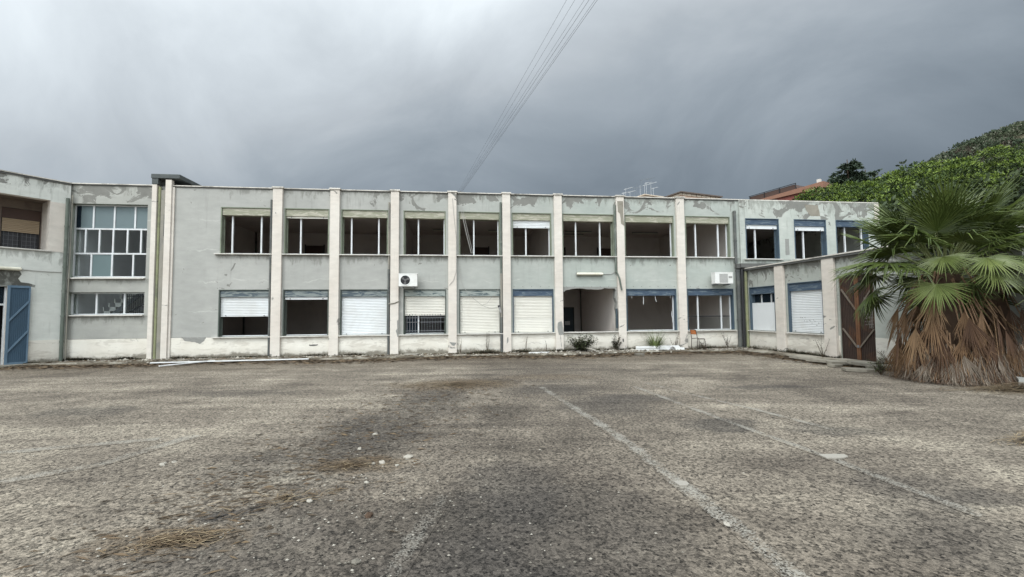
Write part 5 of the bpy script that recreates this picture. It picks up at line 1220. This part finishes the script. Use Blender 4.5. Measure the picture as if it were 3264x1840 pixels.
tree('broadleaf_tree', (22.8, 25.5, 0), 8.0, 3.2, 'dark leafy tree below the leftmost stone pine', SM, 5, 800, group=GB)
tree('broadleaf_tree', (26.6, 24.5, 0), 8.4, 3.4, 'dark leafy tree below the middle stone pine, behind the palm', SM, 6, 800, group=GB)
tree('broadleaf_tree', (30.0, 24.0, 0), 8.8, 3.6, 'dark leafy tree below the tallest stone pine at the right edge', SM, 7, 700, group=GB)
tree('hedge_tree', (14.6, 11.4, 0), 3.4, 2.0, 'dark shrub at the right edge behind the second palm', SM, 8, 900, .16, 'shrub', .05)
tree('hedge_tree', (13.6, 9.4, 0), 1.7, 1.3, 'low dark shrub at the right edge in front of the other shrub', SM, 9, 500, .12, 'shrub', .05)
def conifer(loc, hz, R, label, seed, name='cedar_tree'):
    random.seed(seed); r = empty(name, label, 'conifer', loc); MB().tube([(0, 0, 0), (.1, 0, hz*.5), (0, 0, hz)], [.3, .2, .03], 8).build('trunk', M['bark'], r)
    mb = MB(); lv = 20
    for k in range(lv):
        t = .28+.72*k/lv; z = hz*t; L = R*(1-t)**.75*1.35+.15
        for j in range(8):
            a = rnd(0, 2*PI); l = L*rnd(.55, 1.15)
            for q in range(int(6+l*12)):
                u = rnd(.15, 1); c = Vector((math.cos(a)*l*u, math.sin(a)*l*u, z+.12*l-u*u*l*.22+rnd(-.08, .08)))
                for e in range(5): dd = Vector((math.cos(a)+rnd(-1, 1), math.sin(a)+rnd(-1, 1), rnd(-.5, .35))); leaf_quad(mb, c, dd, rnd(.25, .5), .10, random.choice((0, 0, 1)))
    mb.build('crown', [M['cedar_a'], M['cedar_b']], r); return r
conifer((30.8, 41.0, 0), 15.4, 6.4, 'dark conifer with drooping boughs beside the red roofed house', 2)
conifer((33.6, 42.5, 0), 14.9, 5.0, 'smaller dark conifer right of the drooping one', 3)
tree('broadleaf_tree', (37.5, 44.5, 0), 14.3, 4.8, 'dark bushy tree top between the conifers and the hill', [M['cedar_a'], M['shrub_a'], M['shrub_b']], 12, 700, .35)

# ------------------------------------------------------------------ hill
def hill_z(x, y):
    prof = [(60, 0), (120, 20), (160, 47), (190, 54), (212, 70), (235, 85), (258, 97), (282, 108), (340, 122), (440, 130), (560, 110), (720, 60)]
    xs = x*250/max(y, 150) if False else x
    z = 0
    for (a, za), (b, zb) in zip(prof, prof[1:]):
        if a <= xs <= b: z = za+(zb-za)*(xs-a)/(b-a); break
    fall = max(0, min(1, (y-130)/120.0)); fall = fall*fall*(3-2*fall)
    back = max(0, min(1, (345-y)/75.0))
    return z*fall*back*0.95
hb = MB(); nx_, ny_ = 70, 50
random.seed(9); P_ = []
for j in range(ny_+1):
    for i in range(nx_+1):
        x, y = 60+660*i/nx_, 125+500*j/ny_
        P_.append((x, y, max(-.5, hill_z(x, y)-1.0+rnd(-.8, .8) if hill_z(x, y) > .5 else -.5)))
hb.v = P_
for j in range(ny_):
    for i in range(nx_): a = j*(nx_+1)+i; hb.f.append((a, a+1, a+nx_+2, a+nx_+1)); hb.mi.append(0)
o = hb.build('hill', M['earth'], smooth=True); o['kind'] = 'structure'
random.seed(10); mb = MB(); cnt = 0
while cnt < 2700:
    y = rnd(165, 275); x = rnd(.62, 1.22)*y
    z = hill_z(x, y)
    if z < 8: continue
    if math.sin(x*.05+y*.11)+math.sin(y*.07-x*.03) > 1.72: continue
    cnt += 1
    R_ = rnd(1.6, 3.6); m = random.choices((0, 1, 2, 3), (4, 3, 2, 2.2))[0]
    if m == 3: R_ *= 1.25
    for q in range(60):
        d = Vector((random.gauss(0, 1), random.gauss(0, 1), abs(random.gauss(0, 1))*.9)).normalized(); c = Vector((x, y, z-.5))+Vector((d.x*R_, d.y*R_, d.z*R_*.95))*rnd(.7, 1.05)
        leaf_quad(mb, c, d+Vector((rnd(-.8, .8), rnd(-.8, .8), rnd(-.2, .8))), R_*.32*rnd(.6, 1.2), R_*.2, m)
o = mb.build('woodland', [M['hill_a'], M['hill_b'], M['hill_c'], M['hill_d']]); o['kind'] = 'stuff'; o['label'] = 'olive and grey-green woodland covering the far hillside'

# ------------------------------------------------------------------ houses behind the roofline
def flat_block(name, loc, rz, lx, ly, hz, wm, label, seed, slabm, panel=0):
    r = empty(name, label, 'house', loc, rz)
    MB().box(0, lx, 0, ly, 0, hz-.45).build('wall', M[wm], r); MB().box(-.35, lx+.35, -.35, ly+.35, hz-.16, hz).build('roof', M[slabm], r); MB().box(-.1, lx+.1, -.1, ly+.1, hz-.45, hz-.161).build('cornice', M['house_trim'], r)
    for k in range(int(lx/2.2)):
        wq = MB().box(.7+k*2.2, 1.7+k*2.2, -.04, -.001, hz-3.2, hz-1.6).build('window', M['brown_win'], r)
    if panel:
        q = MB()
        for k in range(panel): q.box(lx*(k+.02)/panel, lx*(k+.06)/panel, -.135, -.101, hz-.45, hz-.165)
        q.build('joint', M['house_dark'], r)
    return r
flat_block('apartment_house', (22.7, 60.0, 0), math.radians(23), 6.8, 9.0, 17.6, 'pink_wall', 'pink flat-roofed house with a dark cornice showing above the roofline', 1, 'house_dark', 8)
flat_block('apartment_house', (22.3, 75.0, 0), math.radians(26), 3.9, 8.0, 21.2, 'pink_wall', 'pale flat-roofed house carrying many aerials above the roofline', 2, 'house_trim')
random.seed(4)
AG = 'television aerials on the pale flat-roofed house'
an_rows = [(-3.2, 1.6, 1, 'leftmost low aerial on the flat-roofed house'), (-2.7, 2.6, 1, 'second aerial from the left on the flat-roofed house'), (-1.2, 2.2, 1, 'third aerial from the left, a low one'), (-.35, 2.9, 0, 'dark fourth aerial from the left'), (.7, 4.3, 0, 'thin bare mast fifth from the left among the aerials'),
           (1.3, 3.6, 1, 'aerial just right of the thin bare mast'), (2.0, 5.6, 0, 'tall dark aerial left of the centre of the cluster'), (2.6, 3.9, 1, 'white aerial below the tall dark one'), (3.35, 4.8, 1, 'tall white double aerial'), (3.9, 5.9, 0, 'tallest dark aerial at the right of the cluster'), (4.3, 4.4, 1, 'white aerial pointing right beside the tallest one'), (4.7, 2.8, 1, 'rightmost low aerial on the flat-roofed house')]
ca, sa = math.cos(math.radians(26)), math.sin(math.radians(26))
for x_, h_, wh, lb in an_rows:
    # roof of the house spreads left behind the roofline; masts stand along its ridge
    px = 22.3+x_*ca*.72-.9*1; py = 77.5+rnd(-.5, .8); m = M['antenna'] if wh else M['antenna_dark']
    zr = 21.2; r = empty('tv_aerial', lb, 'aerial', (px, py, zr), rnd(-.25, .25), AG); h2 = h_*.62
    MB().tube([(0, 0, -.02), (0, 0, h2)], .022, 6).build('mast', m, r)
    b = MB(); tl = rnd(.14, .30); L = rnd(.8, 1.4)
    b.bar((-.3, 0, h2-.12-.3*tl), (L, 0, h2-.12+L*tl), .035, .035)
    for k in range(6): xx = -.2+k*(L+.1)/6; zz = h2-.12+xx*tl; b.bar((xx, -.32+.03*k, zz), (xx, .32-.03*k, zz), .02, .02); b.bar((xx, 0, zz-.12+.012*k), (xx, 0, zz+.12-.012*k), .02, .02)
    if 'bare' not in lb: b.build('antenna_array', m, r)
MB().box(0, .1, 0, .1, 0, .1)
# the pale house needs roof under every mast: a lower rear wing
rw = empty('apartment_house', 'low rear block joined behind the aerial house', 'house', (17.0, 76.5, 0), 0)
MB().box(0, 8.2, 0, 3.5, 0, 20.9).build('wall', M['pink_wall'], rw); MB().box(-.2, 8.4, -.2, 3.7, 20.901, 21.19).build('roof', M['house_trim'], rw)
# red roofed house
hx0, hy0 = 31.2, 45.0; hx1, hy1 = 27.6, 52.2
ang = math.atan2(hy1-hy0, hx1-hx0); Lh = math.hypot(hx1-hx0, hy1-hy0)
r = empty('red_roofed_house', 'house with terracotta roof, red fascia and a railed roof terrace', 'house', (hx0, hy0, 0), ang)
# local x runs away along the eaves, local y to the left of it (towards the viewer's left)
MB().box(0, Lh, -7, 0, 0, 13.0).build('wall', M['house_white'], r)
MB().box(-.3, Lh+.3, .001, .55, 13.05, 13.75).build('fascia', M['red_fascia'], r)
rf = MB(); rf.prism([(-.5, 13.751), (Lh+.5, 13.751), (Lh+.5, 13.95), (-.5, 14.35)], -7.2, .75); rf.build('roof', M['tile_red'], r)
MB().box(1.5, 2.9, .001, .05, 11.2, 12.55).build('window', M['brown_win'], r)
MB().box(.5, .8, -.8, -.5, 14.2, 15.0).build('chimney', M['house_white'], r)
rl = MB()
for k in range(4): x = 2.4+k*1.75; rl.box(x, x+.07, .3, .37, 13.76, 14.95-.05*k)
rl.bar((2.4, .335, 14.95), (7.8, .335, 14.78), .06, .06).build('railing', M['black_metal'], r)
MB().prism([(2.2, 14.22), (7.6, 14.0), (7.7, 14.72), (2.6, 14.86)], -1.6, .29).build('awning', M['brown_win'], r)

# ------------------------------------------------------------------ overhead cables
near = [2.60, 2.98, 3.41, 3.63, 3.90, 4.01]; far = [-7.06, -6.88, -6.80, -6.70, -6.60, -6.53]
nm = ['leftmost of the six overhead cables', 'second overhead cable from the left', 'third overhead cable from the left', 'fourth overhead cable from the left, darker', 'fifth overhead cable, nearly touching the rightmost', 'rightmost of the six overhead cables']
for k in range(6):
    a = Vector((far[k], 60, 17.9)); b = Vector((near[k], 20, 15.84)); d = b-a; pts = []
    for j in range(25):
        t = j/24*1.9; q = a+d*t; q.z += -.55*math.sin(PI*min(1, t))*0.0+ .10*math.sin(t*2.5+k)*0.0; pts.append(tuple(q))
    tag(MB().tube(pts, .0085 if k in (3, 5) else .0065, 6).build('overhead_cable', M['wire']), nm[k]+' crossing the sky', 'overhead cable', 'overhead cables')
r = empty('utility_pole', 'utility pole behind the building where the overhead cables meet', 'pole', (-6.8, 60.1, 0)); MB().tube([(0, 0, 0), (0, 0, 17.95)], [.16, .10], 10).build('pole', M['cement'], r); MB().box(-.5, .5, -.05, .05, 17.75, 17.88).build('crossarm', M['iron_grey'], r)
e_ = Vector((0, 0, 0))
r = empty('utility_pole', 'utility pole behind the viewer carrying the overhead cables', 'pole', (12.0, -16.2, 0)); MB().tube([(0, 0, 0), (0, 0, 14.3)], [.16, .10], 10).build('pole', M['cement'], r); MB().box(-1.6, 1.6, -.05, .05, 13.85, 13.97).build('crossarm', M['iron_grey'], r)

# ------------------------------------------------------------------ sky, sun, camera
w_ = bpy.data.worlds.new('World'); sc.world = w_; w_.use_nodes = True
nt = w_.node_tree; nt.nodes.clear()
class W(T):
    def __init__(s, nt): s.nt = nt; s._tc = None
t = W(nt)
SUN_EL, SUN_AZ = math.radians(48), math.radians(215)
tc = t.n('ShaderNodeTexCoord').outputs['Generated']
dx, dy, dz = t.sep(tc)
dzp = t.mt('MAXIMUM', dz, 0.0)
# ln(radiance) of the overcast: brighter overhead, to the left and behind the viewer; heavy cloud low on the right
ln = t.mt('ADD', -2.30, t.mt('MULTIPLY', dzp, 3.0))
ln = t.mt('ADD', ln, t.mt('MULTIPLY', dx, -0.62)); ln = t.mt('ADD', ln, t.mt('MULTIPLY', t.mt('MULTIPLY', dx, dx), 0.42))
ln = t.mt('ADD', ln, t.mt('MULTIPLY', t.mt('MAXIMUM', t.mt('MULTIPLY', dy, -1.0), 0.0), 2.1))
inv = t.mt('DIVIDE', 1.0, t.mt('ADD', dzp, 0.75))
cp_ = t.comb(t.mt('MULTIPLY', dx, inv), t.mt('MULTIPLY', dy, inv), t.mt('MULTIPLY', dz, .6))
n1 = t.noise(t.mul(cp_, (1, 1, 1), (9.3, 1.7, 3.4)), 2.5, 9, 0.56, 0.5); n2 = t.noise(t.mul(cp_, (1, 1, 1), (7, 3, 1)), 0.9, 3, 0.5)
ln = t.mt('ADD', ln, t.mt('MULTIPLY', t.mt('SUBTRACT', n1, 0.5), 1.15)); ln = t.mt('ADD', ln, t.mt('MULTIPLY', t.mt('SUBTRACT', n2, 0.5), 0.35))
rad = t.mt('POWER', 2.71828, t.mt('MINIMUM', ln, t.mt('ADD', -0.34, t.mt('ADD', t.mt('MULTIPLY', t.mt('MAXIMUM', t.mt('MULTIPLY', dy, -1.0), 0.0), 1.6), t.mt('MULTIPLY', t.mt('MAXIMUM', t.mt('SUBTRACT', dzp, 0.6), 0.0), 2.2)))))
tint = t.ramp(t.mt('MULTIPLY', rad, 1.0), [(0.0, C(.77, .97, 1.20)), (.12, C(.80, .98, 1.16)), (.40, C(.91, 1.0, 1.08)), (.9, C(.94, 1.01, 1.04))])
cl = t.n('ShaderNodeBackground', {'Color': tint, 'Strength': rad})
sky = t.n('ShaderNodeTexSky', sky_type='NISHITA'); sky.sun_disc = False; sky.sun_elevation = SUN_EL; sky.sun_rotation = SUN_AZ
ns = t.n('ShaderNodeBackground', {'Color': sky.outputs[0], 'Strength': 0.06})
mx = t.n('ShaderNodeMixShader', {0: 0.94, 1: ns.outputs[0], 2: cl.outputs[0]})
o_ = t.n('ShaderNodeOutputWorld'); nt.links.new(mx.outputs[0], o_.inputs['Surface'])
sl = bpy.data.lights.new('sun', 'SUN'); sl.energy = 0.9; sl.angle = math.radians(18); sl.color = (1.0, .97, .92)
so = bpy.data.objects.new('sun', sl); COL.objects.link(so)
# sun stands behind the viewer, to the left
sd = Vector((math.sin(SUN_AZ)*math.cos(SUN_EL), math.cos(SUN_AZ)*math.cos(SUN_EL), math.sin(SUN_EL)))
so.rotation_euler = (-sd).to_track_quat('-Z', 'Y').to_euler(); so.location = sd*60

cam = bpy.data.cameras.new('camera'); cam.sensor_width = 36; cam.lens = 1450/3264*36; cam.clip_start = .05; cam.clip_end = 3000
co = bpy.data.objects.new('camera', cam); COL.objects.link(co); sc.camera = co
th, rl_ = 0.0542277, -0.0085297
fw = Vector((0, math.cos(th), math.sin(th))); u0 = Vector((0, -math.sin(th), math.cos(th))); r0 = Vector((1, 0, 0))
cx = r0*math.cos(rl_)+u0*math.sin(rl_); cy = -r0*math.sin(rl_)+u0*math.cos(rl_)
m3 = Matrix((cx, cy, -fw)).transposed(); co.matrix_world = Matrix.Translation((0, 0, HEYE)) @ m3.to_4x4()

sc.view_settings.view_transform = 'Standard'; sc.view_settings.look = 'None'; sc.view_settings.exposure = 0.50; sc.view_settings.gamma = 1.0
sc.render.engine = 'CYCLES'
sc.cycles.max_bounces = 8; sc.cycles.diffuse_bounces = 6; sc.cycles.transparent_max_bounces = 8; sc.cycles.use_denoising = True
sc.cycles.sample_clamp_indirect = 4.0
